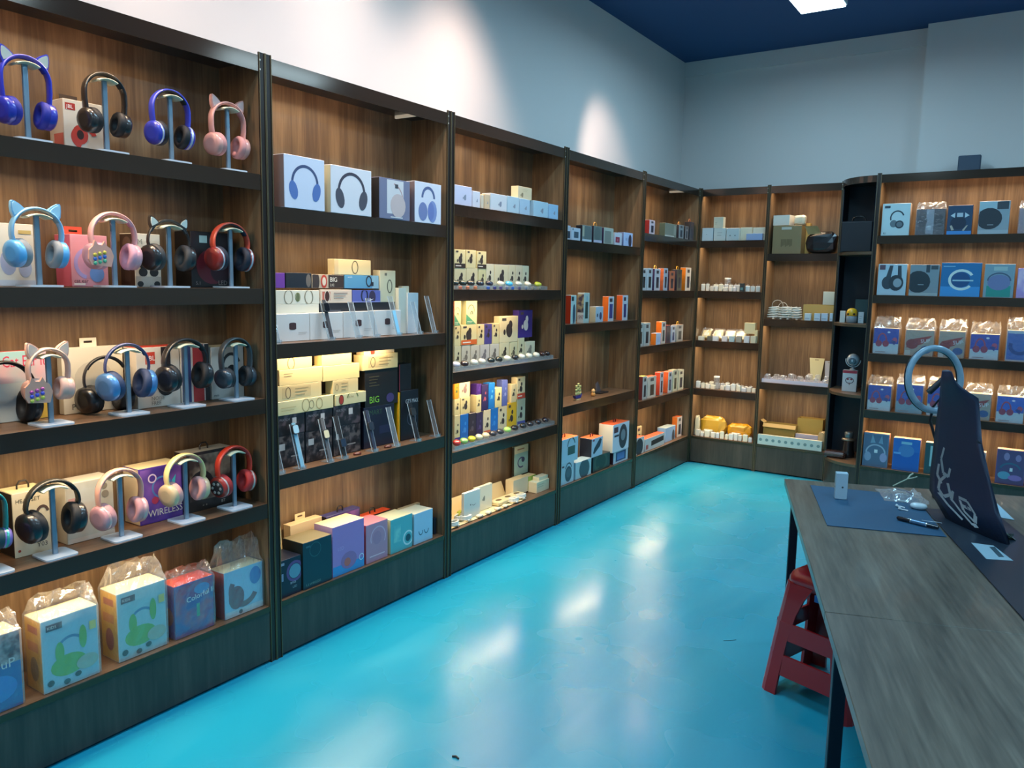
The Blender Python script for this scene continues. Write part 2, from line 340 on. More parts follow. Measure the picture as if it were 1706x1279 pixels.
# ------------------------------------------------------------ flat print, laid on faces as thin ink shapes
TXT = {}
def text_mesh(s):
    if s in TXT: return TXT[s]
    c = bpy.data.curves.new('t', 'FONT'); c.body = s; c.resolution_u = 2; o = bpy.data.objects.new('t', c); COL.objects.link(o)
    dg = bpy.context.evaluated_depsgraph_get(); e = o.evaluated_get(dg); me = e.to_mesh()
    v = [(p.co.x, p.co.y) for p in me.vertices]; f = [tuple(p.vertices) for p in me.polygons]
    e.to_mesh_clear(); bpy.data.objects.remove(o); TXT[s] = (v, f); return TXT[s]
def draw(art, w, h, name, parent, T=None, base=.0004):
    """art in fractions of a w x h face; laid in the x,z plane, facing -y"""
    m = MB(); T = T or Matrix.Identity(4)
    def put(p2, fs, c, k):
        y = -(base + .00025 * k)
        vs = [T @ Vector((min(max(x, .001), w - .001), y, min(max(z, .001), h - .001))) for x, z in p2]; m.add(vs, fs, mat(c, .42, 0, .1))
    for k, a in enumerate(art):
        t = a[0]
        if t == 'r': x0, y0, x1, y1, c = a[1:]; put([(x0 * w, y0 * h), (x1 * w, y0 * h), (x1 * w, y1 * h), (x0 * w, y1 * h)], [(0, 1, 2, 3)], c, k)
        elif t == 'p': put([(x * w, y * h) for x, y in a[1]], [tuple(range(len(a[1])))], a[2], k)
        elif t == 'e':                                            # ellipse: centre, radii as parts of w, colour, turn
            cx, cy, rx, ry, c = a[1:6]; an = a[6] if len(a) > 6 else 0; n = 18; P = []
            for i in range(n):
                q = 2 * PI * i / n; x, y = rx * w * math.cos(q), ry * w * math.sin(q)
                P.append((cx * w + x * math.cos(an) - y * math.sin(an), cy * h + x * math.sin(an) + y * math.cos(an)))
            put(P, [tuple(range(n))], c, k)
        elif t == 'a':                                            # arc band: centre, radii, width (parts of w), degrees, colour
            cx, cy, rx, ry, th, a0, a1, c = a[1:]; n = 20; P = []
            for i in range(n + 1):
                q = math.radians(a0 + (a1 - a0) * i / n)
                P += [(cx * w + rx * w * math.cos(q), cy * h + ry * w * math.sin(q)), (cx * w + (rx - th) * w * math.cos(q), cy * h + (ry - th) * w * math.sin(q))]
            put(P, [(2 * i, 2 * i + 1, 2 * i + 3, 2 * i + 2) for i in range(n)], c, k)
        elif t == 't':                                            # text: x, y, letter height, words, colour, turn
            x, y, s, words, c = a[1:6]; v, f = text_mesh(words); an = a[6] if len(a) > 6 else 0; sh = s * h / .7; ca, sa = math.cos(an), math.sin(an)
            wd = max([q[0] for q in v] + [.01]) * sh; 
            sx = min(1, (1 - x) * w * .98 / wd) if not an else 1
            put([(x * w + (q[0] * sx * ca - q[1] * sa) * sh, y * h + (q[0] * sx * sa + q[1] * ca) * sh) for q in v], f, c, k)
    return m.obj(name, parent)
def HP(cx, cy, s, c='2b2d33', c2=None, ear=None):                # headphones seen from the front, s = half width
    c2 = c2 or c; o = [('a', cx, cy, s, s, s * .16, -10, 190, c), ('e', cx - s * .84, cy - s * .45, s * .3, s * .52, c2, .25), ('e', cx + s * .84, cy - s * .45, s * .3, s * .52, c2, -.25)]
    if ear: o += [('p', [(cx - s * .8, cy + s * .5), (cx - s * .75, cy + s * 1.05), (cx - s * .35, cy + s * .72)], ear), ('p', [(cx + s * .8, cy + s * .5), (cx + s * .75, cy + s * 1.05), (cx + s * .35, cy + s * .72)], ear)]
    return o
def HPB(cx, cy, s, c, d):                                         # big side-on headphones
    return [('a', cx, cy + s * .2, s, s * 1.1, s * .2, 20, 200, c), ('e', cx - s * .45, cy - s * .5, s * .5, s * .55, d), ('e', cx + s * .35, cy - s * .6, s * .6, s * .6, c), ('e', cx + s * .35, cy - s * .6, s * .4, s * .4, d)]
def BUD(cx, cy, s, c='3a3236'): return [('e', cx, cy, s, s * 1.25, c, .2), ('e', cx + s * .4, cy + s * 1.3, s * .6, s * .8, c), ('e', cx - s * 1.5, cy - s * .3, s * .35, s * .5, c)]
def WAT(cx, cy, s, c='463a38'): return [('r', cx - s, cy - s * .9, cx + s, cy + s * .9, c), ('e', cx, cy + s * .9, s, s * .25, c), ('e', cx, cy - s * .9, s, s * .25, c)]
def LOOP(cx, cy, s, c='8a7f68'): return [('a', cx, cy, s, s * 1.3, s * .18, 0, 360, c)]
def LINES(x, y, n, w, c, dy=.06, hh=.018): return [('r', x, y - i * dy, x + w * (1 - .15 * (i % 3)), y - i * dy + hh, c) for i in range(n)]

# ------------------------------------------------------------ generic product box
PLACED = []; FCU_ = None
def wrap(w, h, t, ext, parent, seed, m=None, lean=0.):
    """crumpled clear bag around a box, gathered above it"""
    R = random.Random(seed); mb = MB(); g = .004
    zs = [(0.002, 1, 1), (h * .35, 1, 1), (h * .7, 1, 1), (h + .002, 1, 1), (h + ext * .3, .97, .8), (h + ext * .65, .93, .5), (h + ext, .88, .18)]
    nx, ny = 8, 4; vs = []; loop = 2 * (nx + ny)
    for j, (z, kx, ky) in enumerate(zs):
        j1 = .0015 if j < 4 else .008
        for i in range(loop):
            if i < nx: x, y = -w / 2 + w * i / nx, 0
            elif i < nx + ny: x, y = w / 2, t * (i - nx) / ny
            elif i < 2 * nx + ny: x, y = w / 2 - w * (i - nx - ny) / nx, t
            else: x, y = -w / 2, t - t * (i - 2 * nx - ny) / ny
            yy = (y - t / 2) * ky + t / 2 + (lean * (j - 3) if j > 3 else 0)
            x2 = x * kx; sx = (1 if x > 0 else -1); 
            vs.append((x2 + (g * sx if abs(x) > w * .49 else 0) + R.uniform(-j1, j1) * (1 if j > 3 else .3), yy + (g if y > t * .9 else -g if y < t * .1 else 0) + R.uniform(-j1, j1), z + (R.uniform(-1, 1) * ext * .12 if j > 3 else 0)))
    fs = []
    for j in range(len(zs) - 1):
        for i in range(loop):
            k = (i + 1) % loop; a, b, c, d = j * loop + i, j * loop + k, (j + 1) * loop + k, (j + 1) * loop + i
            fs += [(a, b, c), (a, c, d)]
    mb.add(vs, fs, m or M_FILM); mb.obj('clear_bag', parent)
def limits(F, u):
    if F is FL: R_ = [(UB[i] + .034, UB[i + 1] - .034) for i in range(5)]
    elif F is FB: R_ = [(.024, .581), (.619, 1.171)]
    elif F is FR: R_ = [(1.526, 2.664)]
    else: R_ = [(1.2, 1.48)]
    return min(R_, key=lambda r: abs((r[0] + r[1]) / 2 - u))
def box(F, z, d, x0, x1, yt, t, col, art, label, cat='box', yb=None, side=None, sart=None, top=None, bag=None, group=None, name='product_box', tilt=0, hook=None, yaw=0., seed=1, tab=None, back=None):
    zz = z
    for _ in range(2):
        u0, u1 = F.u(x0, d, zz), F.u(x1, d, zz); um = (u0 + u1) / 2
        if yb is not None: z = F.z(yb, um, d)
        h = F.z(yt, um, d) - z; zz = z + h / 2
    if yb is not None:                                            # rest it on the box below
        best = None
        for (f2, a, b, d0, d1, tp, zl) in PLACED:
            if f2 is F and a - .01 < um < b + .01 and d0 < d + t / 2 + .02 and d1 > d - .02 and abs(tp - z) < .035:
                if best is None or abs(tp - z) < abs(best - z): best = tp
        if best is not None: h += z - best; z = best + .0005
        for sh in (ZA if True else ()) + ZB:
            if abs(z - sh) < .012: h += z - sh; z = sh
    lo_, hi_ = limits(F, um); g_ = .006 if bag else 0
    u0 = max(u0, lo_ + g_); u1 = min(u1, hi_ - g_)
    if u1 - u0 < .02 and u1 >= hi_ - .01: u0 = u1 - .02
    if u1 - u0 < .012: u1 = u0 + .012
    t = min(t, DEP - .003 - d) if F is not FCU_ else t
    if not tilt:
        for (f2, a, b, d0, d1, tp, zl) in PLACED:
            if f2 is not F or tp < z + .002 or zl > z + h - .002: continue
            ou = min(u1, b) - max(u0, a); od = min(d + t, d1) - max(d, d0)
            if ou > 0 and od > 0:
                if ou < .4 * (u1 - u0) or (d <= d0 and d0 - d < .012):
                    if (u0 + u1) > (a + b): u0 = b + .0008
                    else: u1 = a - .0008
                elif d >= d0 - .005: nd = d1 + .0008; t = max(.012, min(t, DEP - .003 - nd)); d = nd
                else: t = max(.01, d0 - d - .0008)
        if u1 - u0 < .008: u1 = u0 + .008
    um = (u0 + u1) / 2
    w = max(.007, abs(u1 - u0) - .0015); h = max(.01, h)
    b = .0012; mb = MB().bbox(-w / 2, w / 2, 0, t, 0, h, mat(col, .42, 0, .15), b)
    root = mb.obj(name, None, F.P(um, d, z + .0003 + abs(math.sin(tilt)) * t), (tilt, 0, F.rz + yaw))
    tag(root, label, cat, group)
    if side or sart:
        sx = -1 if F is FL else 1                                 # the side that faces the room
        A = ([('r', .02, .01, .98, .99, side)] if side else []) + (sart or [])
        T = Matrix.Translation((sx * w / 2, t if sx < 0 else 0, 0)) @ Matrix.Rotation(-PI / 2 if sx < 0 else PI / 2, 4, 'Z')
        draw(A, t, h, 'side_print', root, T)
    if top: MB().box(-w / 2 + .001, w / 2 - .001, .001, t - .001, h, h + .0006, mat(top, .45)).obj('top_print', root)
    if art:
        draw(art, w, h, 'front_print', root, Matrix.Translation((-w / 2, 0, 0)))
    if hook:                                                      # hanging tab or carrying loop on the top
        P = [(-.018, t / 2, h), (-.018, t / 2, h + .014), (-.01, t / 2, h + .026), (.01, t / 2, h + .026), (.018, t / 2, h + .014), (.018, t / 2, h)]
        MB().sweep(P, .003, .004, mat(hook, .4), 6).obj('handle', root)
    if tab:
        m2 = MB(); tw = min(.03, w * .3); M2 = mat(tab, .5)
        m2.box(-tw, tw, t - .002, t - .001, h, h + .012, M2); m2.box(-tw, -tw * .5, t - .002, t - .001, h + .012, h + .02, M2); m2.box(tw * .5, tw, t - .002, t - .001, h + .012, h + .02, M2); m2.box(-tw, tw, t - .002, t - .001, h + .02, h + .03, M2)
        m2.obj('hanging_tab', root)
    if bag: wrap(w, h, t, bag, root, seed)
    if not tilt: PLACED.append((F, um - w / 2 - g_, um + w / 2 + g_, d - g_ * .7, d + t + g_ * .7, z + h, z))
    return root

# ------------------------------------------------------------ headphones and their stands
def cup(mb_out, mb_in, c, ax, R, th, mo, mi, mring=None):
    T = TR(c, ax)                                                 # axis points outwards
    mb_out.lathe([(R * .5, th * .62), (R * .82, th * .58), (R * .97, th * .42), (R, th * .15), (R * .98, 0)], mo, 24, T)
    if mring: mb_out.lathe([(R * 1.01, th * .1), (R * 1.03, th * .2), (R * 1.01, th * .3)], mring, 24, T, cap=False)
    mb_in.lathe([(R * .98, 0), (R * 1.04, -th * .12), (R * 1.04, -th * .45), (R * .9, -th * .62), (R * .66, -th * .6), (R * .52, -th * .4), (R * .5, -th * .2), (R * .1, -th * .18)], mi, 24, T)
def headphones(F, z, x0, x1, yt, yb, label, band, cupc, cush, ears=None, inner=None, thin=False, ring=None, d=.06, stand=True, yaw=0., big=False, pad=None, disc=None, slab=None, cupm=0., slabel=None, lbl_stand=True, onz=None):
    zz = z + .12
    u0, u1 = F.u(x0, d, zz), F.u(x1, d, zz); um = (u0 + u1) / 2
    ztop = F.z(yt, um, d); zbot = F.z(yb, um, d)
    if onz is not None: zbot = onz
    Wd = min(.20, max(.13, abs(u1 - u0) * .88)); H = min(.225, ztop - zbot)
    lo_, hi_ = limits(F, um); um = min(um, hi_ - Wd / 2 - .008)
    root = empty('headphones', F.P(um, d, zbot), F.rz + yaw, label, 'headphones', 'headphones')
    Rc = Wd * (.27 if big else .248); zc = Rc * 1.02; th = .042 if big else .038
    a = Wd / 2 - .012; zt = H - .004; top_r = a
    zcen = zt - top_r * .98
    pts = []
    for i in range(25):
        q = PI * (i / 24); x = -a * math.cos(q); zv = zcen + top_r * .98 * math.sin(q); pts.append((x, 0, zv))
    low = [(-a * .96, 0, zc + Rc * .9), (-a, 0, (zcen + zc + Rc) / 2)]
    P = low[:1] + ([low[1]] if zcen > zc + Rc + .01 else []) + pts + ([(a, 0, low[1][2])] if zcen > zc + Rc + .01 else []) + [(a * .96, 0, zc + Rc * .9)]
    mbn = mat(band, .35, 0, .3)
    MB().sweep(P, .0045 if not thin else .0035, .017 if not thin else .009, mbn, 8).obj('headband', root)
    n = len(P); MB().sweep([(x * .965, y, zv - .004) for x, y, zv in P[n // 2 - 8:n // 2 + 9]], .004, .014 if not thin else .008, mat(pad or cush, .7), 8).obj('band_padding', root)
    for s in (-1, 1):
        cx = s * (a - .014); ax = Vector((s, -.22 if s < 0 else -.1, -.12)).normalized(); c = Vector((cx, 0, zc))
        y = MB().sweep([(s * a * .96, 0, zc + Rc * .92), (s * (a + .004), .004, zc + Rc * .75), (s * (a + .004), .006, zc + Rc * .3)], .005, .010, mbn, 6).obj('yoke', root)
        mo, mi_ = MB(), MB(); cup(mo, mi_, c, ax, Rc, th, mat(cupc, .3, cupm, .4), mat(cush, .65), mat(ring, .25, .3) if ring else None)
        e = mo.obj('ear_cup', root); mi_.obj('ear_cushion', e)
        if disc:
            md = MB(); T = TR(c, ax); md.lathe([(Rc * .72, th * .6), (Rc * .68, th * .66), (Rc * .3, th * .68)], mat(disc[0], .35), 20, T)
            for k in range(6):
                q = 2 * PI * k / 6; T2 = T @ Matrix.Translation((Rc * .45 * math.cos(q), Rc * .45 * math.sin(q), th * .68))
                md.lathe([(Rc * .14, 0), (Rc * .12, .002)], mat(disc[1], .35), 8, T2)
            md.obj('cup_cover', e)
    if ears:
        for s in (-1, 1):
            q = math.radians(48); bx, bz = s * a * math.cos(q) * 1.02, zcen + top_r * math.sin(q)
            ew, eh = (.042, .042) if not thin else (.034, .034); dx, dz = s * math.cos(math.radians(62)), math.sin(math.radians(62)); tx, tz = -dz * s * -1, -dx * s
            px, pz = dz, -dx                                      # along the band
            prof = [(-.5, -.15), (-.46, .25), (-.3, .62), (-.1, .92), (.03, .98), (.15, .86), (.35, .5), (.5, .1), (.5, -.15)]
            m_ = MB(); outl = [(bx + px * u * ew + dx * v * eh, bz + pz * u * ew + dz * v * eh) for u, v in prof]
            if s < 0: outl = outl[::-1]
            m_.prism(outl, -.007, .007, mbn); eo = m_.obj('cat_ear', root)
            cxx = sum(p[0] for p in outl) / len(outl); czz = sum(p[1] for p in outl) / len(outl)
            il = [(cxx + (p[0] - cxx) * .74, czz + (p[1] - czz) * .74) for p in outl]
            MB().prism(il, -.0095, -.007, mat(inner or ears, .5)).obj('ear_inlay', eo)
    if slab:                                                      # popping-bubble unicorn plate on the left cup
        sx = -a - .004; m_ = MB(); pts2 = [(-.035, -.03), (.03, -.035), (.04, 0), (.03, .025), (.018, .032), (.01, .048), (.002, .034), (-.012, .036), (-.022, .05), (-.028, .032), (-.042, .018), (-.044, -.012)]
        cz = zc; m_.prism([(sx + p[0] + .012, cz + p[1]) for p in pts2], -.05, -.042, mat(slab[0], .5)); so = m_.obj('bubble_plate', root)
        m_ = MB()
        for k, cc in enumerate(slab[1:]):
            for jj in range(3): m_.lathe([(.0065, 0), (.0055, .003), (.003, .0045)], mat(cc, .4), 10, TR((sx - .012 + .016 * jj, -.05, cz - .024 + .0135 * k + .004 * jj), (0, -1, 0)))
        m_.obj('bubbles', so)
    if stand:
        hs = (zbot + H - .012) - z
        sroot = empty('headphone_stand', F.P(um, d, z), F.rz, slabel or ' '.join(('silver stand holding the ' + label.split(',')[0]).split()[:16]), 'headphone stand', 'silver headphone stands')
        MB().slab(rrect(.105, .105, .014), .0, .006, mat('d9dfe6', .3, .1)).obj('base_plate', sroot)
        m_ = MB(); m_.slab(rrect(.017, .012, .004, 2), .006, hs - .014, mat('8ea2b2', .28, .6)); m_.obj('pole', sroot)
        cr = [(a * .9 * math.sin(q), 0, hs - .012 - a * .9 * (1 - math.cos(q))) for q in [.11 * (i - 5) for i in range(11)]]
        MB().sweep(cr, .004, .032, mat('d8cfae', .4), 8).obj('cradle', sroot)
    return root

# ============================================================ bay one: headphones
L, B, R_ = FL, FB, FR
z1, z2, z3, z4, z5 = ZA
headphones(L, z1, -12, 96, 92, 213, 'blue cat ear headphones on the top shelf, leftmost, beside the picture edge', '2f35b5', '2c34a8', '1d2390', '2f35b5', 'c9c9b8')
headphones(L, z1, 130, 219, 121, 226, 'glossy black headphones on the top shelf, in front of the white box with red headphones', '26201e', '2b2523', '171314')
headphones(L, z1, 243, 323, 149, 246, 'plain blue headphones with black cushions on the top shelf', '3740b8', '343cb0', '17171c', ring='c8ccd8')
headphones(L, z1, 343, 414, 170, 263, 'pale pink cat ear headphones on the top shelf', 'd79a90', 'd99c90', 'cf8d88', 'd79a90', 'd8b0a8')
box(L, z1, .125, 106, 172, 170, .09, 'd8d0c4', [('r', .05, .8, .3, .93, 'a8342c'), ('t', .08, .83, .07, 'JBL', 'ffffff'), ('a', .5, .3, .34, .3, .12, 20, 250, 'c4453c'), ('e', .4, .35, .2, .24, 'c4453c'), ('e', .4, .35, .09, .12, '3c2c2c')],
    'white headphone box with red headphones pictured, on the top shelf behind the black pair', side='c9b9ac', sart=[('r', .3, .05, .95, .35, 'c0665c')], tab='3b302c')

headphones(L, z2, 6, 116, 345, 447, 'light blue cat ear headphones with grey cushions, leftmost on the second shelf', '7fb6dc', '63aee2', '8a8d90', '7fb6dc', 'a9d4ea')
headphones(L, z2, 140, 236, 353, 450, 'pink headphones with a beaded plate on the second shelf', 'e3a8a4', 'dfa1a8', 'd79aa8', slab=('e2a08c', '5cb08a', '3f6fc0', 'd8c04a'))
headphones(L, z2, 236, 325, 365, 452, 'black cat ear headphones with white inlays and thin band on the second shelf', '2a2624', '232021', '3a3838', '2a2624', 'd8d8cc', thin=True)
headphones(L, z2, 350, 425, 371, 452, 'red and dark blue headphones on the second shelf beside the upright', 'd8533c', '8f2f2c', '1f2433', ring='c8c8d0')
box(L, z2, .125, -30, 58, 372, .09, 'e5ddcf', [('e', .28 + .2, .38, .16, .26, 'a9b0cc'), ('e', .8, .3, .13, .2, 'b4bbd4'), ('r', .7, .84, .95, .9, 'c8b070'), ('t', .55, .66, .1, 'Cat', 'b8b0a8'), ('r', 0, 0, 1, .1, 'cfd0d8')],
    'white box picturing pale blue headphones, behind the light blue cat ear pair', tab=None)
box(L, z2, .125, 118, 180, 392, .10, 'e39aa4', [('e', .5, .45, .42, .4, ('e98f9c', '8fb6dc', 3.0)), ('a', .45, .45, .38, .42, .1, 60, 260, 'b3a3d8'), ('e', .68, .25, .2, .22, '6f9ad8'), ('r', .05, .03, .35, .07, 'f4e6e0'), ('t', .05, .08, .07, 'cat ear', '4a3a42')],
    'pink patterned headphone box on the second shelf, behind the pink headphones', side='c8617c', tab='e0503c')
box(L, z2, .125, 224, 268, 390, .09, 'ddd7c8', [('e', .32, .45, .17, .22, '232325'), ('e', .7, .45, .17, .22, '232325'), ('e', .3, .28, .17, .16, '2a2a2e'), ('e', .72, .28, .17, .16, '2a2a2e'), ('r', 0, 0, 1, .2, 'b9b7b0'), ('e', .18, .06, .12, .1, '232325'), ('e', .82, .06, .12, .1, '232325'), ('t', .1, .8, .1, 'M', '8a8a80')],
    'white box picturing black cat ear headphones on the second shelf', side='3a2b28', sart=[('e', .5, .8, .3, .3, '5c4a44'), ('r', .3, .1, .7, .5, '4a3a36')])
box(L, z2, .125, 318, 382, 387, .10, '201c1f', [('e', .55, .38, .42, .4, '5e1f2c'), ('e', .75, .3, .26, .26, '34202a'), ('r', .22, .8, .42, .93, '9fb8b4'), ('e', .6, .66, .12, .12, '3c3436'), ('t', .1, .05, .06, '5.1', '9a8c88'), ('t', .68, .05, .08, 'LED', '9a8c88')],
    'black box with dark red headphones printed on it, right end of the second shelf', side='171518')

headphones(L, z3, 36, 126, 579, 668, 'pale pink cat ear headphones with a rainbow bubble plate on the third shelf', 'd8b0a0', 'dba898', 'd4a898', 'd8b0a0', 'd8c0b0', slab=('d09a84', 'c8c850', '4f58c8', 'b04f98'))
headphones(L, z3, 164, 259, 571, 665, 'metallic blue headphones with oval cups and thin forked band on the third shelf', '3a4470', '5a8cc4', '2f3c5c', thin=True, big=True, cupm=.4)
headphones(L, z3, 263, 353, 563, 650, 'matte black headphones on the third shelf, in front of the red and white box', '232022', '1f1e22', '151416')
headphones(L, z3, 362, 426, 562, 645, 'dark grey headphones with small cups on the third shelf, rightmost', '4a4e50', '39434c', '1e2226')
box(L, z3, .196, -4, 80, 585, .03, 'cfd8d8', [('r', 0, .55, 1, 1, ('a8d4d8', 'e8b8c4', 6.)), ('r', .5, 0, 1, .5, 'd8b84c'), ('t', .1, .78, .16, 'Cat Ear it', 'd83c5c')], 'colourful box with pink and blue lettering at the far left of the third shelf', top='b84444')
headphones(L, z3, -60, 70, 601, 706, 'large black over ear headset lying upright at the left edge of the third shelf', '1a191c', '15151a', '101014', big=True, stand=False, d=.148, onz=ZA[2] + .001)
box(L, z3, .2, 104, 206, 578, .03, 'e2dac6', [('e', .5, .5, .32, .3, 'cfc8b8'), ('t', .12, .06, .09, 'P9', '6a6258')], 'white box marked P9 behind the metallic blue headphones on the third shelf', side='cfc6b2', tab='e6decc')
headphones(L, z3, 128, 222, 592, 688, 'black oval cup headphones standing against the white box on the third shelf', '23232b', '17171b', '121216', thin=True, big=True, stand=False, d=.15, onz=ZA[2] + .001)
box(L, z3, .125, 228, 300, 578, .08, 'e0d8cc', [('r', .2, .72, .42, .92, 'c8402c'), ('t', .235, .78, .08, 'JBL', 'ffffff'), ('r', .56, .5, .78, 1, '2c2326'), ('e', .66, .38, .22, .27, '26201f'), ('e', .66, .38, .15, .18, '3a3230'), ('t', .6, .35, .05, 'JBL', 'b8b0a8'), ('t', .3, .12, .06, 'NOISE', '8a8278'), ('t', .3, .04, .06, 'FREE', '8a8278')],
    'white box with red emblem, third shelf, behind the matte black headphones', top='b8382c')
box(L, z3, .125, 301, 349, 574, .08, 'd8d0c8', [('r', .05, 0, .35, 1, '3c4474'), ('r', .42, 0, .8, 1, 'b03434'), ('r', .84, 0, 1, 1, '2a2628')], 'blue, red and white striped box on the third shelf', top='c8c0b0')
box(L, z3, .125, 352, 412, 577, .09, 'd6d4cc', [('e', .62, .42, .2, .3, '2b3034'), ('a', .6, .6, .3, .38, .08, 20, 160, '3c4044'), ('t', .06, .05, .05, 'mm', '5a5a58')], 'white box at the right end of the third shelf, behind the dark grey pair', top='d8cfae')

headphones(L, z4, -62, 19, 818, 919, 'teal and purple headphones cut off by the left picture edge', '2f8f8c', '7c6cb4', '1d4048', ring='48a8a0')
headphones(L, z4, 30, 144, 798, 896, 'black headphones with wide padded band on the fourth shelf', '2b2b28', '1c1e22', '101216', big=True)
headphones(L, z4, 152, 246, 780, 876, 'pink headphones in front of a pale box on the fourth shelf', 'd8a090', 'd89ca0', 'cc9090', ring='e8b8b0')
headphones(L, z4, 268, 348, 755, 838, 'cream and pink headphones on the fourth shelf, in front of the purple box', 'e0d090', 'd0b890', 'd89c94')
headphones(L, z4, 354, 424, 742, 823, 'red headphones with patterned round cups on the fourth shelf', 'd8402c', 'a8322a', 'b02c2c', disc=('3a3434', 'b0a8a0'), ring='c8b0a8')
box(L, z4, .125, 22, 84, 818, .10, 'e0d6ba', [('t', .08, .84, .06, 'HEADSET', '5c5444'), ('a', .8, .6, .2, .28, .08, 20, 200, '5c4a44'), ('t', .6, .1, .07, 'Y03', '3c3a34'), ('e', .12, .1, .04, .04, 'a8442c')], 'cream headset box marked Y03 on the fourth shelf', side='1f2022', top='e8dca8', hook='2a2824')
box(L, z4, .125, 110, 190, 800, .09, 'c8c4b4', [('r', .02, .02, .98, .98, ('c9cfc8', 'b8b4a4', 9.)), ('r', .05, .5, .3, .75, 'c49a94'), ('e', .82, .72, .08, .08, '8a8478'), ('e', .8, .86, .07, .07, '8a8478'), ('r', 0, 0, 1, .08, 'd8d4cc')], 'pale printed box with round symbols, behind the pink pair on the fourth shelf')
box(L, z4, .125, 232, 304, 776, .10, '55379c', [('r', .03, .03, .97, .97, ('4a3494', '8a5cb8', 8.)), ('a', .52, .62, .24, .24, .04, 0, 360, '4f86c8'), ('a', .3, .8, .1, .1, .03, 0, 360, 'd8c8e8'), ('e', .35, .4, .08, .08, 'b83c5c'), ('p', [(.75, .7), (.85, .8), (.82, .62), (.9, .55), (.8, .5)], '48c8d8'), ('t', .18, .12, .12, 'WIRELESS', 'e8e4d8')],
    'purple printed box with white WIRELESS lettering on the fourth shelf', side='cdbfa4', top='e6d6a8')
box(L, z4, .125, 312, 388, 750, .08, '2b2422', [('r', .05, .18, .95, .95, ('3c2f2a', 'a89884', 14.)), ('e', .3, .45, .26, .26, '2c282a'), ('t', .3, .06, .05, '+ +', 'c8c0b0'), ('t', .72, .06, .05, 'BT', 'c8c0b0')], 'black box with sepia pattern behind the red headphones on the fourth shelf', top='b8b0a0', hook='201c1c')

def art_kid(c1='9fc4d0', c2='78b44c'): return [('r', .02, .02, .98, .98, c1), ('a', .5, .5, .27, .27, .05, 20, 200, '5c86a8'), ('e', .45, .3, .32, .2, c2), ('e', .3, .5, .08, .2, c2), ('e', .72, .62, .07, .22, c2), ('r', .08, .84, .36, .93, '4c4048'), ('t', .1, .865, .04, 'KIDS', 'e8e0d8'), ('e', .78, .25, .2, .14, 'a8b4a0'), ('e', .12, .12, .06, .06, '3c4440'), ('e', .4, .07, .06, .05, '3c4440'), ('e', .6, .12, .06, .05, '3c4440'), ('r', .84, .68, .96, .8, 'd8cc6a')]
box(L, z5, .02, -50, 36, 1062, .10, 'b8aaa4', [('r', 0, 0, 1, .6, '2c5ca0'), ('r', 0, .6, 1, 1, ('a89c98', '5c3c40', 30.)), ('e', .5, .3, .4, .3, '3c7cc4'), ('t', .45, .55, .12, 'SuP', 'd8d4d0')], 'blue bagged box cut off by the left picture edge, bottom shelf', bag=.06, seed=1, top='e0d4a8')
box(L, z5, .02, 70, 164, 1022, .105, 'b8cfd2', art_kid(), 'yellow and pale blue bagged box with green print, bottom shelf, larger left one', side='d8a828', sart=[('r', .2, .8, .8, .9, 'a85428'), ('e', .5, .3, .25, .4, '8a7034'), ('r', .15, .55, .8, .68, 'c87c2c')], bag=.07, seed=2, top='e8dfae')
box(L, z5, .03, 196, 277, 978, .105, 'b8cfd2', art_kid('a4c8cc'), 'yellow and pale blue bagged box with green print, bottom shelf, second of the pair', side='d8a828', sart=[('r', .2, .8, .8, .9, 'a85428'), ('e', .5, .3, .25, .4, '9a4434'), ('r', .15, .55, .8, .68, 'c87c2c')], bag=.085, seed=3, top='e8dfae')
box(L, z5, .03, 291, 356, 968, .09, '5a4a92', [('r', .02, .02, .98, .98, ('3f4894', 'a0486c', 12.)), ('e', .7, .82, .2, .12, '5c8cc0'), ('r', .55, .3, .63, .55, '4f9a74'), ('t', .3, .62, .1, 'Colorful life', 'f0ece8', .12)], 'red and violet bagged box with white Colorful life lettering, bottom shelf', side='5c3c8c', sart=[('e', .5, .4, .4, .4, 'a85434')], bag=.05, seed=4, top='e8553a')
box(L, z5, .03, 374, 438, 945, .09, '9cc0d8', [('a', .5, .55, .4, .42, .13, 150, 330, '7c3440'), ('e', .3, .4, .2, .26, '7c3440'), ('e', .8, .75, .15, .2, '4c74b8'), ('r', 0, 0, 1, .14, 'c8d4d8'), ('e', .4, .07, .05, .05, '3a3a44')], 'pale blue bagged box with dark red headphones, bottom shelf next to the upright', side='9c3034', bag=.11, seed=5, top='e8e0b8')

# ============================================================ bay two: watches
w1, w2, w3, w4 = ZB
box(L, w1, .0, 473.5, 541, 262, .12, 'd9dcea', HP(.5, .5, .34, '4a5578', '5c78b4'), 'white box with blue headphones pictured, first on the top shelf of the second bay', side='8f7c78')
box(L, w1, .0, 551, 619, 280, .08, 'e4dfe2', HP(.5, .48, .34, '4a4450', '54505a'), 'white box with dark grey headphones pictured, second on the top shelf of the second bay', side='cfc49c')
box(L, w1, .0, 632, 683, 299, .08, '7c7c94', [('r', .24, .14, .78, .97, 'd8d4d4'), ('a', .4, .45, .38, .4, .03, -20, 80, 'c09c98'), ('e', .6, .35, .25, .26, 'cdb8b4'), ('r', .5, .78, .6, .88, '4c4a50'), ('r', .35, .04, .75, .07, 'd8d4d4')], 'grey box with a white panel on the top shelf of the second bay', side='2c2826')
box(L, w1, .0, 691, 735, 305, .07, 'dcdce6', [('a', .5, .62, .26, .28, .07, 0, 180, '5c6890'), ('e', .3, .28, .17, .22, '7884b0'), ('e', .66, .3, .17, .26, '8494c4'), ('e', .6, .3, .12, .22, '7080b8')], 'white box with lilac headphones pictured, last on the top shelf of the second bay', side='7c7078')

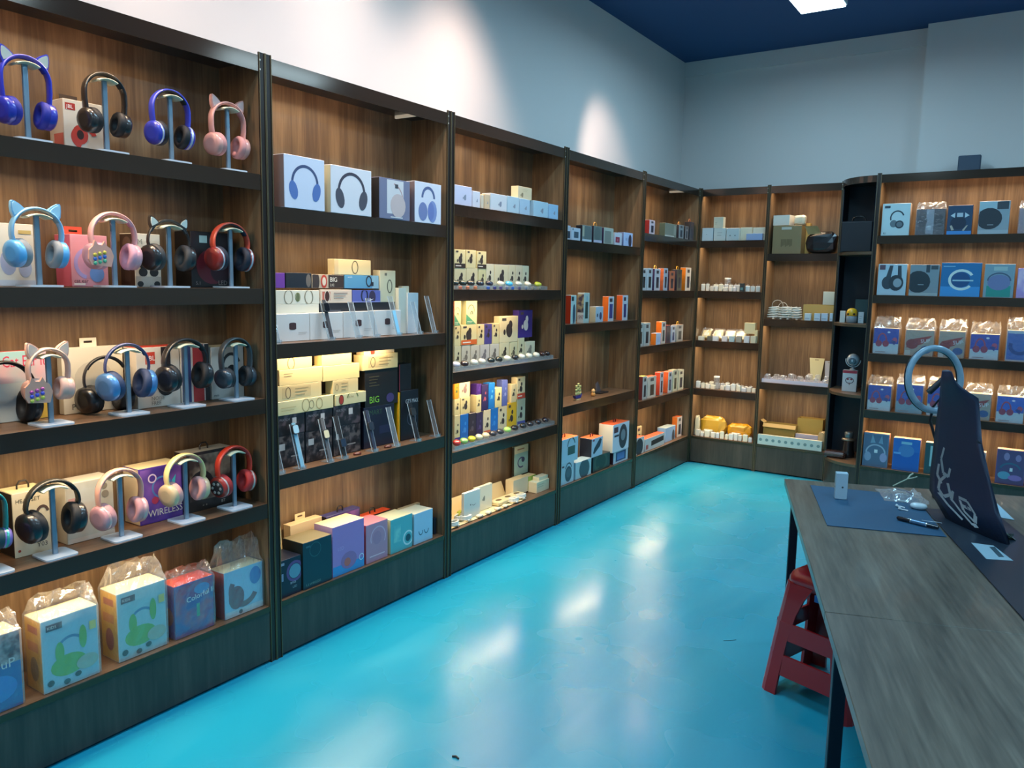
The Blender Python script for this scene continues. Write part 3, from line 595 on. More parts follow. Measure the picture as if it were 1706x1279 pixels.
WH = 'e2decf'
for i, (x0, x1, yt, yw) in enumerate([(458, 516, 523, .52), (516.5, 571.5, 521, .5), (572, 623.5, 519, .5), (624, 668, 517, .5)]):
    box(L, w2, .078, x0, x1, yt, .036, 'dddcd8', WAT(yw - .02, .55, .1, '4a3436') + LINES(.66, .3, 2, .25, 'b8b4b0'), 'white watch box with dark watch face, %s in the front row, second bay' % ['first', 'second', 'third', 'fourth'][i], group='white watch boxes in the front row')
box(L, w2, .115, 457, 532, 507, .045, WH, [('a', .25, .2, .07, .07, .02, 0, 360, '6a6660')] + LINES(.45, .7, 3, .4, 'c4bca8', .2, .06), 'long white box lying above the front row, left end of the watch shelf')
box(L, w2, .115, 533, 590, 505, .045, '22242b', LINES(.1, .75, 4, .5, '4c4e5a', .18, .05), 'black box lying above the front row of the watch shelf, left one')
box(L, w2, .115, 591, 656, 504, .045, '1c1f26', LINES(.3, .7, 3, .4, '3c3e4a', .2, .05), 'black box lying above the front row of the watch shelf, right one')
box(L, w2, .115, 457, 533.5, 484, .045, WH, LOOP(.3, .5, .1) + LOOP(.5, .5, .06, '8a8a48') + LOOP(.75, .5, .1) + [('e', .5, .5, .04, .07, '6c7454')], 'long white box picturing a watch with two straps, watch shelf', yb=507)
box(L, w2, .115, 534, 586.5, 483, .045, 'e4cdb8', [('r', .05, .2, .3, .85, 'c86c5c'), ('e', .2, .5, .09, .14, '4a2c28'), ('a', .2, .5, .09, .14, .02, 0, 360, 'e8d8c8')] + LINES(.4, .7, 3, .45, 'a89890', .2, .08), 'white box with red watch print, watch shelf', yb=506)
box(L, w2, .115, 587, 634, 484, .045, '5f68b4', [('a', .42, .55, .13, .18, .05, 0, 360, '2c2c44'), ('e', .7, .45, .12, .16, '3c3450'), ('p', [(.5, .2), (.75, .3), (.6, .1)], 'd8d4e4'), ('r', .02, .02, .98, .1, '8c94d4')], 'violet blue box with watches pictured, watch shelf', yb=506)
box(L, w2, .12, 457, 475, 455, .045, '6c3ca0', None, 'small purple box at the left end of the top row of watch boxes', yb=483)
box(L, w2, .12, 476, 519, 455, .045, '1c2430', [('e', .88, .5, .1, .2, '6a6460')], 'black box in the top row of watch boxes', yb=483)
box(L, w2, .12, 520, 573, 458, .045, 'b8a894', [('r', .5, 0, 1, 1, '3c302c'), ('e', .08, .5, .14, .26, '3c3434'), ('e', .36, .5, .1, .16, 'b84438'), ('e', .36, .5, .06, .1, 'd8c8b8'), ('t', .54, .48, .34, 'BIG', 'f4f0e4'), ('t', .54, .16, .18, '2.02', 'e0d8c8')], 'box with white BIG lettering in the top row of watch boxes', yb=483)
box(L, w2, .12, 574, 631, 459, .045, '5c98bc', [('r', .8, 0, 1, 1, '90b4c4'), ('a', .7, .55, .09, .12, .03, 0, 360, '2c2c34'), ('r', .76, .2, .84, .5, '2c2c38'), ('t', .08, .78, .14, 'watch', 'd8e8f0')], 'sky blue box in the top row of watch boxes', yb=484)
box(L, w2, .12, 557, 618, 433, .045, 'dfd3a8', [('r', 0, 0, .1, 1, 'cfc09c'), ('a', .55, .5, .09, .13, .02, 0, 360, '6a6450')], 'cream box lying on top of all other watch boxes', yb=458)
box(L, w2, .12, 631.5, 659, 451, .045, 'd4cbab', [('a', .62, .5, .17, .3, .05, 0, 360, '5c5848'), ('r', .3, .84, .45, .92, '7c7868')], 'tall cream box standing at the right of the stacked watch boxes', yb=506)
box(L, w2, .10, 661, 677, 480, .04, 'd8d6c6', None, 'narrow upright white box at the right of the watch shelf, behind')
box(L, w2, .09, 677.5, 697, 488, .04, 'd0d8dc', None, 'upright pale box at the right end of the watch shelf')
box(L, w2, .125, 672, 683, 477, .03, 'd9cfb4', None, 'thin tall cream box behind the upright pale box of the watch shelf')

def watch_stand(x, z, yt, yb, label, watch=None, dd=.015):
    u = L.u(x, dd, z); zt = z + min(.19, max(.08, L.z(yt, u, dd + .02) - z))
    h = zt - z; root = empty('watch_stand', L.P(u, dd, z), L.rz, label, 'display stand', 'slanted clear acrylic watch stands')
    an = .29; dy = h * math.tan(an); wd = .016
    m = MB(); m.add([(sx * wd, y, zz) for sx in (-1, 1) for y, zz in ((0, .004), (dy, h), (dy + .003, h), (.003, .004))], [(0, 1, 2, 3), (7, 6, 5, 4), (0, 4, 5, 1), (1, 5, 6, 2), (2, 6, 7, 3), (3, 7, 4, 0)], M_ACRYL); m.obj('slope', root)
    MB().box(-wd, wd, -.008, .045, 0, .003, M_ACRYL).obj('foot', root)
    MB().box(-wd, wd, -.012, -.008, 0, .016, M_ACRYL).obj('lip', root)
    for sx in (-1, 1): MB().box(sx * wd - .001, sx * wd + .001, -.001, .002, .004, .006, mat('e8f4ff', .05)).add([(sx * wd + k, y, zz) for k in (-.0012, .0012) for y, zz in ((-.001, .004), (dy - .001, h), (dy + .0015, h), (.0015, .004))], [(0, 1, 2, 3), (7, 6, 5, 4), (0, 4, 5, 1), (1, 5, 6, 2), (2, 6, 7, 3), (3, 7, 4, 0)], mat('b4c4cc', .1)).obj('edge', root)
    if watch:
        t = empty('smartwatch', L.P(u, dd, z), L.rz, watch[0], 'watch', 'watches strapped on the slanted stands')
        dirv = Vector((0, math.sin(an), math.cos(an))); nv = Vector((0, -math.cos(an), math.sin(an))); base = Vector((0, .0, .004)) + nv * .003
        T = Matrix((( 1, 0, 0, base.x), (0, nv.y, dirv.y, base.y), (0, nv.z, dirv.z, base.z), (0, 0, 0, 1)))
        L_ = h / math.cos(an); hd = watch[3] if len(watch) > 3 else .68
        m = MB(); m.add([T @ Vector(p) for p in [(-.009, .001, .004), (.009, .001, .004), (.009, .001, L_), (-.009, .001, L_), (-.009, .004, .004), (.009, .004, .004), (.009, .004, L_), (-.009, .004, L_)]], [(0, 1, 2, 3), (4, 7, 6, 5), (0, 4, 5, 1), (1, 5, 6, 2), (2, 6, 7, 3), (3, 7, 4, 0)], mat(watch[1], .55)); m.obj('strap', t)
        pr = rrect(.034, .04, .009, 4, 0, L_ * hd); m = MB(); n = len(pr)
        m.add([T @ Vector((x, .004, y)) for x, y in pr] + [T @ Vector((x, .013, y)) for x, y in pr], [tuple(range(n)), tuple(range(2 * n - 1, n - 1, -1))] + [(i, i + n, (i + 1) % n + n, (i + 1) % n) for i in range(n)], mat('5a5a5c', .3, .7)); co = m.obj('watch_case', t)
        m = MB(); pr = rrect(.029, .035, .008, 4, 0, L_ * hd); m.add([T @ Vector((x, .0134, y)) for x, y in pr], [tuple(range(n))], mat(watch[2], .1, 0, 1)); m.obj('watch_face', co)
for x, yt, lb, wt in [(462, 523, 'leftmost on the watch shelf', None), (552, 502, 'carrying a black watch on the watch shelf', ('black smartwatch with dark strap on the slanted stand of the watch shelf', '3c3a3e', '16181c', .8)), (597, 503, 'third from the left on the watch shelf', None),
                      (627, 497, 'fourth on the watch shelf, before the black boxes', None), (664, 490, 'fifth on the watch shelf, with a blue film', ('bright blue film strip laid on the slanted stand of the watch shelf', '78b8d8', '8cc8e0', .3)), (699, 503, 'sixth on the watch shelf, by the pale upright box', None), (724, 490, 'rightmost on the watch shelf', None)]:
    if wt and 'film' in wt[0]:
        watch_stand(x, w2, yt, 0, 'clear slanted acrylic stand, ' + lb, None)
        u = L.u(x, .015, w2); m = MB(); m.add([(-.01, -.002, .006), (.01, -.002, .006), (.01, .032, .12), (-.01, .032, .12), (-.01, -.004, .007), (.01, -.004, .007), (.01, .030, .121), (-.01, .030, .121)], [(0, 1, 2, 3), (7, 6, 5, 4), (0, 4, 5, 1), (1, 5, 6, 2), (2, 6, 7, 3), (3, 7, 4, 0)], mat('84c4e4', .15))
        tag(m.obj('watch_strap', None, L.P(u, .015, w2), (0, 0, L.rz)), wt[0], 'watch strap')
    else: watch_stand(x, w2, yt, 0, 'clear slanted acrylic stand, ' + lb, wt)

# third shelf of the second bay: piled long boxes over dark patterned ones
for i, (x0, x1, yt, lb) in enumerate([(460, 508, 724, 'first'), (509, 554, 716, 'second'), (555, 601, 708, 'third')]):
    art = [('r', .02, .02, .98, .98, ('1c191c', '6a5c58', 30., '3a3032')), ('r', .1, .55, .3, .75, 'c8c0bc'), ('r', .5, .3, .8, .34, 'a89c94')]
    box(L, w3, .085, x0, x1, yt, .05, '232024', art, 'dark patterned watch box in the lowest row of the pile, %s from the left' % lb, group='dark patterned watch boxes under the cream pile')
for i, (x0, x1, yt, yb, lb) in enumerate([(460, 508, 690, 724, 'first'), (509, 554, 683, 716, 'second'), (555, 601, 674, 708, 'third')]):
    art = [('r', .02, .02, .98, .98, ('1e1b1e', '5c4c50', 26., '2c2628')), ('r', .55, .5, .7, .8, 'c8c0bc'), ('t', .1, .7, .12, 'WATCH', '8a8488')]
    box(L, w3, .085, x0, x1, yt, .05, '232024', art, 'dark patterned watch box in the second row of the pile, %s from the left' % lb, yb=yb, group='dark patterned watch boxes under the cream pile')
box(L, w3, .082, 460, 558, 664, .055, 'dfcf9c', LOOP(.5, .5, .07, 'a08c60') + LOOP(.6, .5, .045, '6c5c44') + LOOP(.74, .5, .06, 'a08c60') + LINES(.08, .5, 2, .25, 'c4b484', .2, .05), 'long cream watch box at the front of the pile, with three ring drawings', yb=690)
box(L, w3, .082, 559, 610, 655, .055, 'd8c898', [('e', .18, .5, .08, .1, 'a8382c'), ('a', .18, .5, .08, .12, .02, 0, 360, '5c3428'), ('a', .55, .3, .2, .25, .03, 20, 160, '6c7448'), ('t', .4, .6, .16, 'ULTRA', '8a8060')], 'cream box with a red watch drawing at the front of the pile', yb=675)
box(L, w3, .085, 460, 536, 640, .05, 'dccb98', [('r', .12, .15, .75, .85, 'cbb98a'), ('a', .25, .5, .06, .1, .015, 0, 360, '6c5c44')] + LINES(.4, .7, 3, .3, 'a89870', .2, .05), 'cream watch box in the third tier of the pile, left one', yb=664)
box(L, w3, .085, 537, 597, 633, .05, 'dccb98', [('r', .05, .15, .6, .85, 'cbb98a'), ('a', .15, .5, .06, .1, .015, 0, 360, '6c5c44')] + LINES(.32, .7, 3, .25, 'a89870', .2, .05), 'cream watch box in the third tier of the pile, right one', yb=657)
box(L, w3, .085, 465, 537.5, 614, .05, 'e0cf98', LINES(.1, .7, 2, .2, 'a89870', .15, .05), 'cream watch box in the fourth tier of the pile, left one', yb=640)
box(L, w3, .085, 538.5, 599, 608, .05, 'e4d398', None, 'cream watch box in the fourth tier of the pile, right one', yb=633)
box(L, w3, .09, 458, 520, 594, .05, 'e6d594', [('a', .42, .45, .1, .14, .02, 0, 360, '6c6040')], 'cream watch box on top of the pile, left one, close under the shelf', yb=614)
box(L, w3, .09, 521, 586, 588, .05, 'e8d894', None, 'cream watch box on top of the pile, right one, close under the shelf', yb=608)
box(L, w3, .09, 606, 657, 676, .06, '1c1c30', [('r', .5, .3, .9, .5, '2c2a48'), ('t', .1, .8, .12, 'SMART', '3c5a3c')], 'navy box standing low behind the slanted stands, third shelf of the second bay')
box(L, w3, .09, 604, 663, 615, .06, '1e1b1a', [('t', .12, .1, .18, 'BIG', '8ac83c')] + LINES(.12, .8, 4, .3, '55503c', .08, .02) + [('e', .75, .18, .12, .1, '4c3c6c')], 'large black box with green BIG lettering, third shelf of the second bay', yb=676)
box(L, w3, .085, 604, 663, 590, .06, 'dccd98', [('r', .15, .15, .7, .85, 'c4b484'), ('a', .28, .5, .07, .1, .015, 0, 360, '4c4434')] + LINES(.45, .7, 3, .4, 'a09068', .2, .05), 'cream watch box lying on the large black box', yb=614)
box(L, w3, .09, 606, 657, 580, .05, 'd8c8a0', [('e', .28, .5, .07, .09, 'a83828'), ('a', .55, .2, .13, .2, .03, 20, 160, '8c3c30')], 'cream box with red drawings on top of the black box stack', yb=590)
box(L, w3, .10, 664.5, 685, 606, .05, '1d1a1e', [('r', 0, 0, .08, 1, 'b02c34'), ('a', .55, .55, .26, .42, .09, 0, 360, 'b8b4c0')], 'upright black box with a red edge, third shelf of the second bay')
box(L, w3, .085, 668, 697, 650, .04, '1a1a22', [('t', .25, .74, .08, 'GT5 MAX', 'd8d4d4'), ('a', .6, .42, .26, .28, .04, 0, 360, '5c5c6c'), ('e', .6, .42, .16, .18, '2c3040')], 'black box with a round dial and white lettering at the right of the third shelf')
box(L, w3, .085, 657.5, 667, 655, .04, 'cf9c1c', None, 'narrow upright yellow box between the black boxes')
for x, yt, lb, wt in [(468, 752, 'leftmost on the shelf of dark patterned boxes', None), (503, 697, 'second on the shelf of dark patterned boxes', ('smartwatch with pale blue strap on the second slanted stand', '7cb0c8', '9cc8dc', .85)),
                      (550, 690, 'third on the shelf of dark patterned boxes', ('smartwatch with grey strap and cream tag on the third slanted stand', '5c5c60', 'd8d0ac', .62)), (574, 688, 'fourth on the shelf of dark patterned boxes', ('smartwatch with black ribbed strap on the fourth slanted stand', '1e1e22', '1c2c44', .35)),
                      (624, 680, 'fifth on the shelf, before the navy box', ('dark blue smartwatch with navy strap on the fifth slanted stand', '2c3448', '1c2434', .6)), (661, 663, 'sixth on the shelf, before the yellow box', None), (696, 670, 'seventh on the shelf, before the dial box', ('black round smartwatch hung on the seventh slanted stand', '222226', '18181c', .75)), (728, 658, 'rightmost on the shelf of dark patterned boxes', None)]:
    watch_stand(x, w3, yt, 0, 'clear slanted acrylic stand, ' + lb, wt)
for i, (x, lb) in enumerate([(598, 'left'), (649, 'right')]):
    u = L.u(x, .02, w3); m = MB(); m.sweep([(.02 * math.cos(q * PI / 8), .011 * math.sin(q * PI / 8), .006) for q in range(16)], .003, .005, mat('6a3428', .35), 6, (0, 0, 1), True)
    m.slab(rrect(.016, .010, .003, 2), .002, .009, mat('b8a08c', .3)); tag(m.obj('bracelet', None, L.P(u, .03, w3), (0, 0, L.rz)), 'small red brown bracelet lying on the shelf, %s one' % lb, 'bracelet', 'red brown bracelets')

# bottom of the second bay
box(L, w4, .02, 464, 502, 930, .12, '141d30', [('a', .72, .62, .38, .38, .1, 0, 360, '5c4478'), ('e', .72, .62, .26, .26, '5c8ca0'), ('r', .02, .86, .25, .93, '8c94a8'), ('t', .5, .3, .06, 'BASS', 'b0b8c0'), ('t', .6, .18, .06, 'LED', '8098a0'), ('r', .12, .45, .2, .65, '8090b0')], 'dark box with a ringed speaker and BASS lettering, bottom left of the second bay')
box(L, w4, .015, 505, 553, 898, .13, '0f3440', [('a', .42, .8, .2, .2, .02, 0, 360, '2c5c60'), ('t', .08, .06, .05, '5.3 WIRELESS', '6a8c84', .02), ('r', .1, .88, .25, .92, '38606c')], 'dark teal box with a hanging lid, bottom of the second bay', side='2a3430', top='7c7458')
box(L, w4, .02, 554, 607, 871, .12, '9a7cb8', [('r', 0, 0, 1, .2, '3c8cc8'), ('e', .5, .25, .25, .2, '8c6c9c'), ('t', .15, .5, .07, 'LED', 'b8a0d0'), ('e', .45, .22, .1, .1, 'b8645c'), ('a', .9, .22, .08, .08, .02, 0, 360, 'c8d8e8')], 'tall lilac box with a blue foot, bottom of the second bay', side='a890c0', top='e8dca8')
box(L, w4, .02, 610, 646, 870, .12, 'b0849c', [('a', .55, .6, .36, .38, .04, -30, 200, 'c8a8c0'), ('e', .5, .6, .2, .22, 'a47c98'), ('r', .15, .14, .85, .17, 'd8b8c8')], 'pink box with a pale headphone outline, bottom of the second bay', side='c8505c', top='e8808c')
box(L, w4, .02, 651, 687, 861, .12, '55acb4', [('a', .8, .32, .24, .24, .05, 0, 360, 'c0dce0'), ('e', .8, .32, .12, .12, '1f4858'), ('r', .12, .3, .45, .8, ('58b0b8', '7cc4c0', 20.))], 'turquoise box with concentric rings, bottom of the second bay', side='d8d4a8', top='e0dcb4')
box(L, w4, .02, 690, 721, 852, .12, '9ec4dc', [('a', .35, .4, .12, .16, .03, 180, 360, '2c4c64'), ('a', .65, .4, .12, .16, .03, 180, 360, '2c4c64')], 'pale blue box with small dark marks, bottom of the second bay', side='a8bcc4', top='e8e4c8')
box(L, w4, .05, 723, 733, 862, .08, '1c2430', None, 'narrow dark box beside the pale blue one, bottom of the second bay')
box(L, w4, .16, 462, 475, 880, .04, 'd8c898', None, 'slim cream box at the far left behind the dark boxes, bottom of the second bay', tilt=-.1)
box(L, w4, .17, 484, 537, 868, .045, 'dfc69a', [('r', .08, .5, .3, .8, 'cdb084'), ('e', .5, .65, .05, .06, 'a84c34'), ('e', .65, .75, .04, .05, '6c7c3c'), ('a', .8, .45, .2, .22, .05, 30, 150, '6c5464'), ('t', .08, .3, .12, 'Air', '5c5040')], 'cream box with a hanging tab, leaning at the back of the bottom shelf', tab='e4cc9c')
box(L, w4, .165, 544, 600, 853, .05, '3a3c74', [('r', .03, .03, .97, .97, ('2c3468', '7c5c9c', 10.)), ('t', .08, .75, .15, 'SUPER', 'c8e0e8'), ('t', .1, .6, .1, 'BASS', 'd84c5c'), ('a', .5, .3, .22, .28, .06, 0, 180, 'c8d0e0'), ('e', .5, .3, .1, .1, 'd88c6c')], 'violet box with SUPER lettering leaning behind the lilac box', hook='1c1c20', side='1c1a1c')
box(L, w4, .16, 602, 652, 856, .06, '3a3430', None, 'dark box with a bright orange top and black handle, behind the pink box', top='e0542c', hook='1c1a1a')
box(L, w4, .195, 678, 727, 826, .02, 'd8ccaa', [('r', .1, .55, .9, .6, 'b8ac88')], 'flat cream box upright at the back right corner of the bottom shelf')
box(L, w4, .165, 667, 726, 838, .022, 'd4c8a4', [('e', .3, .75, .06, .07, '4a4030'), ('r', .45, .72, .85, .8, '9c9070')], 'flat cream box with a dark mark, leaning in front of the other flat box')

# ============================================================ bay three: earbud boxes and charging cases
def pebble(F, u, d, z, label, c, group, w=.05, h=.026, t=.042, yaw=0., tilt=.45, name='charging_case', seam='8a8a8a', lid=True):
    root = empty(name, F.P(u, d, z), F.rz + yaw, label, 'earbud case', group)
    S = Matrix.Translation((0, t * .5, h * .55 + math.sin(tilt) * t * .35)) @ Matrix.Rotation(tilt, 4, 'X') @ Matrix.Diagonal((w / 2, t / 2, h / 2, 1))
    prof = [(math.cos(a) ** .6 if math.cos(a) > 0 else 0, math.copysign(abs(math.sin(a)) ** .8, a)) for a in [PI / 2 * (k / 4) for k in range(-4, 1)]]
    pr2 = [(math.cos(a) ** .6 if math.cos(a) > 1e-6 else 0, abs(math.sin(a)) ** .8) for a in [PI / 2 * (k / 4) for k in range(0, 5)]]
    m_ = mat(c, .22, 0, .5)
    MB().lathe(prof, m_, 14, S, cap=False).obj('case_body', root)
    MB().lathe([(.985, -.02), (.985, .02)], mat(seam, .5), 14, S, cap=False).obj('seam', root)
    MB().lathe(pr2, m_, 14, S, cap=False).obj('case_lid', root)
    return root
def tray(z, px0, px1, d0, d1, h, label, steps=0):
    a, b = L.u(px0, d0, z), L.u(px1, d0, z); lo_, hi_ = limits(L, (a + b) / 2); a = max(a, lo_); b = min(b, hi_); um = (a + b) / 2; w = (b - a) / 2
    root = empty('display_tray', L.P(um, d0, z), L.rz, label, 'tray')
    MB().box(-w, w, 0, d1 - d0, 0, .003, M_ACRYL).obj('tray_floor', root)
    MB().box(-w, w, 0, .002, .003, h, M_ACRYL).obj('tray_front', root)
    MB().box(-w, w, d1 - d0 - .002, d1 - d0, .003, h * 1.6, M_ACRYL).obj('tray_back', root)
    n = 14
    for i in range(n + 1):
        x = -w + 2 * w * i / n; MB().add([(x + k, y, zz) for k in (-.0008, .0008) for y, zz in ((.002, .003), (d1 - d0 - .002, .003), (d1 - d0 - .002, h * 1.5), (.002, h * .9))], [(0, 1, 2, 3), (7, 6, 5, 4), (0, 4, 5, 1), (1, 5, 6, 2), (2, 6, 7, 3), (3, 7, 4, 0)], M_ACRYL).obj('divider', root)
    return root
for i, (x0, x1, yt, c) in enumerate([(757, 786, 310, 'cfd0e4'), (787.5, 800, 319, 'd8d8e0'), (802, 806, 325, 'dccfb8'), (807, 816, 324, 'd8bc98'), (817, 844.5, 324, 'd4d8dc'), (845.5, 865, 328, 'b4ccd8'), (866, 883, 332, 'a8c4d8'), (889, 913, 336, 'a8c8d8'), (914.5, 930, 341, '9cc0dc')]):
    box(L, z1, .01, x0, x1, yt, .06, c, BUD(.6, .4, .07, '8890a0') if i != 2 else None,
        ['pale lilac earbud box, first on the top shelf of the third bay', 'small white earbud box, second on the top shelf of the third bay', 'slim cream box, third on the top shelf of the third bay', 'narrow peach box, fourth on the top shelf of the third bay',
         'wide white box, fifth on the top shelf of the third bay', 'pale blue box, sixth on the top shelf of the third bay', 'pale blue box, seventh on the top shelf, under the cream one', 'pale blue box, eighth on the top shelf of the third bay', 'light blue box, last on the top shelf of the third bay'][i])
box(L, z1, .02, 863, 886, 312, .05, 'd8c8a4', BUD(.3, .3, .07, '8a7c60') + LINES(.3, .75, 2, .4, 'b4a47c', .12), 'cream box standing on top of the pale blue boxes, top shelf of the third bay', yb=331)
def ebox(z, x0, x1, yt, c, label, yb=None, d=.11, dark='3c3434', foot=None, chip=True, t=.045, top=None):
    art = BUD(.5 + .02 * ((x0 * 7) % 5 - 2), .45, .17, dark)
    if chip: art += [('r', .12, .84, .34, .93, '4a4444')]
    if foot: art += [('r', 0, 0, 1, .25, foot), ('r', .1, .1, .6, .15, 'e8e0d8')]
    box(L, z, d, x0, x1, yt, t, c, art, label, yb=yb, top=top, name='earbud_box')
cr = 'dccfa6'; rowb = 'earbud box behind the coloured cases, second shelf, third bay'
for i, (x0, x1, yt, c, tp) in enumerate([(757, 776.5, 447, cr, None), (777, 796, 447, cr, None), (797, 809.5, 448, 'd4cc9c', None), (810, 823, 440, 'd8d0b4', '2c44a8'), (824, 846.5, 441, 'd8ccaa', '2c3c9c'), (847, 858.5, 441.5, 'd4c8a8', '2c5cac'), (859, 869.5, 442, 'd0c4a8', '3c3c88'), (870, 881, 443, 'ccc8ac', '1c7c84')]):
    ebox(z2, x0, x1, yt, c, ('cream ' if not tp else 'blue topped ') + rowb + ', %s' % ['first', 'second', 'third', 'fourth', 'fifth', 'sixth', 'seventh', 'eighth'][i], chip=False, top=tp)
for i, (x0, x1, yt) in enumerate([(757, 775.5, 416), (776.5, 793, 417), (795, 811, 419)]):
    ebox(z2, x0, x1, yt, 'd8cb9c', 'cream earbud box standing in the upper row, second shelf, %s' % ['left one', 'middle one', 'right one'][i], yb=447, foot='3c302c' if i != 1 else None)
tray(z2, 758, 912, .012, .075, .022, 'clear acrylic tray holding coloured charging cases, second shelf of the third bay')
def cases(z, lst, d, zz, where):
    ords = ['first', 'second', 'third', 'fourth', 'fifth', 'sixth', 'seventh', 'eighth', 'ninth', 'tenth', 'eleventh', 'twelfth', 'thirteenth']
    for i, (px, c, nm, w) in enumerate(lst):
        pebble(L, L.u(px, d, z + zz), d, z + zz, '%s charging case in the %s tray, %s from the left' % (nm, where, ords[i]), c, 'charging cases in the %s tray' % where, w=w)
cases(z2, [(763, '26302a', 'black', .05), (776, '24302a', 'greenish black', .05), (789, '2c2c2c', 'black', .055), (805, '2a2a34', 'navy black', .055), (820, '26263a', 'dark navy', .055), (839, 'd8d8c4', 'cream white', .055), (853, '4ab4e4', 'sky blue', .055), (869, 'b4bcb8', 'light grey', .055), (884, 'd8d4c4', 'white', .05), (901, 'b4c040', 'lime green', .06)], .028, .014, 'upper')
for i, (px, c) in enumerate([(768, 'd8785c'), (780, 'd87850'), (793, 'd87c4c'), (814, '3c64b0'), (825, '3c3c78'), (835, '5c4c80'), (845, '7c7c94'), (855, '3c68b4'), (866, '5c5478'), (877, '7c8494'), (889, '8c8474'), (899, '8c8874')]):
    u = L.u(px, .004, z2); m = MB(); m.bbox(-.014, .014, 0, .007, 0, .018, mat(c, .4, 0, .3), .003)
    tag(m.obj('ear_tip_pack', None, L.P(u, .004, z2 + .0005), (0, 0, L.rz)), 'small %s packet in front of the upper tray, third bay' % ['leftmost orange', 'middle orange', 'third orange', 'left bright blue', 'navy', 'violet', 'left grey', 'right bright blue', 'violet grey', 'right grey', 'left tan', 'rightmost tan'][i], 'packet', 'small packets before the upper tray')

for i, (x0, x1, c, dk) in enumerate([(757, 768, 'd8cca4', '2c2828'), (769, 783.5, 'c9c0ac', '7c7468'), (784.5, 799, 'cdc2b0', '7c7468'), (800, 815.5, 'c9c0b8', '7c7478'), (816.5, 831.5, 'cdc4b4', '6c645c'), (832.5, 848.5, 'dccfa6', '34302c'), (849.5, 862, 'd8cca0', '4c4838'), (863, 873.5, 'd4c9a0', '2f2c26'), (874.5, 891, 'dcd0b0', '8c8474')]):
    ebox(z3, x0, x1, [577, 575, 575, 574, 573, 571, 570, 563, 569][i], c, '%s earbud box in the bottom row, third shelf of the third bay, %s' % (['cream', 'grey white', 'grey white', 'grey white', 'grey white', 'cream', 'cream', 'tall cream', 'cream'][i], ['first', 'second', 'third', 'fourth', 'fifth', 'sixth', 'seventh', 'eighth', 'last'][i]), dark=dk, chip=False)
for i, (x0, x1, yt, yb, c, ft, nm) in enumerate([(757, 767, 543, 577, 'd4c898', None, 'narrow cream'), (768, 794.5, 541, 576, 'dccf9c', 'd8642c', 'orange footed'), (795.5, 807, 541, 574, 'd8c898', None, 'cream'), (807.5, 819.5, 540, 573, '4c4488', None, 'purple'), (820.5, 831.5, 539, 572, 'd4c898', None, 'cream bottle printed'), (832.5, 863, 527, 571, 'dccda4', None, 'large cream'), (864, 887, 517, 562, '3a2a7c', None, 'large violet')]):
    ebox(z3, x0, x1, yt, c, '%s earbud box in the middle row, third shelf of the third bay' % nm, yb=yb, foot=ft, dark='d8d4d0' if nm == 'large violet' else '3c3434')
for i, (x0, x1) in enumerate([(757, 775.5), (776.5, 795)]):
    box(L, z3, .11, x0, x1, 501, .045, 'd4d09c', [('p', [(0, 0), (.9, 0), (0, .45)], '4c9474'), ('a', .45, .6, .3, .3, .04, -20, 170, '3c4438'), ('a', .5, .42, .12, .2, .05, 0, 180, '3c4438')] + LINES(.08, .12, 2, .5, 'd8e4c8', .06), 'cream and green neckband box on the top row of the third shelf, %s' % ['left one', 'right one'][i], yb=542, side='d8603c' if i == 0 else None)
tray(z3, 758, 922, .012, .075, .024, 'clear acrylic tray holding white and black cases, third shelf of the third bay')
cases(z3, [(765, 'dcd8e0', 'white', .055), (779, '3c2a2c', 'dark brown', .055), (795, 'dcdcc8', 'cream white', .055), (808, 'dcd8c8', 'cream', .05), (823, '1e2420', 'black', .055), (836, '202622', 'black', .055), (850, 'dcdccc', 'white', .055), (863, '26282a', 'black', .05), (874, 'd8dcd0', 'white', .05), (886, 'd8dccc', 'mint white', .05), (898, 'dcdccc', 'white', .05), (908, '3a2420', 'dark brown', .045), (916, '2a2222', 'black', .04)], .028, .014, 'middle')

for i, (x0, x1, yt, c, ft, nm) in enumerate([(757, 766.5, 692, 'd8cc9c', '4c3c88', 'cream violet footed'), (767, 780.5, 690, '1f6cc0', None, 'blue'), (781, 793, 688, '38303c', None, 'dark wing printed'), (793.5, 804.5, 687, '3a3054', None, 'dark violet'), (805.5, 817.5, 683, 'dccfae', 'd8683c', 'white orange footed'), (818, 829.5, 680, '1f70c4', None, 'blue'), (830.5, 844.5, 677, 'd4c8a4', None, 'diamond marked'), (845, 860.5, 671, 'd8b028', None, 'yellow'), (861.5, 875, 664, 'a8b098', '4c5498', 'violet footed')]):
    ebox(z4, x0, x1, yt, c, '%s earbud box in the bottom row, fourth shelf of the third bay, %s' % (nm, ['first', 'second', 'third', 'fourth', 'fifth', 'sixth', 'seventh', 'eighth', 'ninth'][i]), foot=ft, chip=i in (6, 7), dark={1: '3c8cd8', 5: '3c8cd8', 2: '5c5460', 3: '5c4c80'}.get(i, '3c3434'))
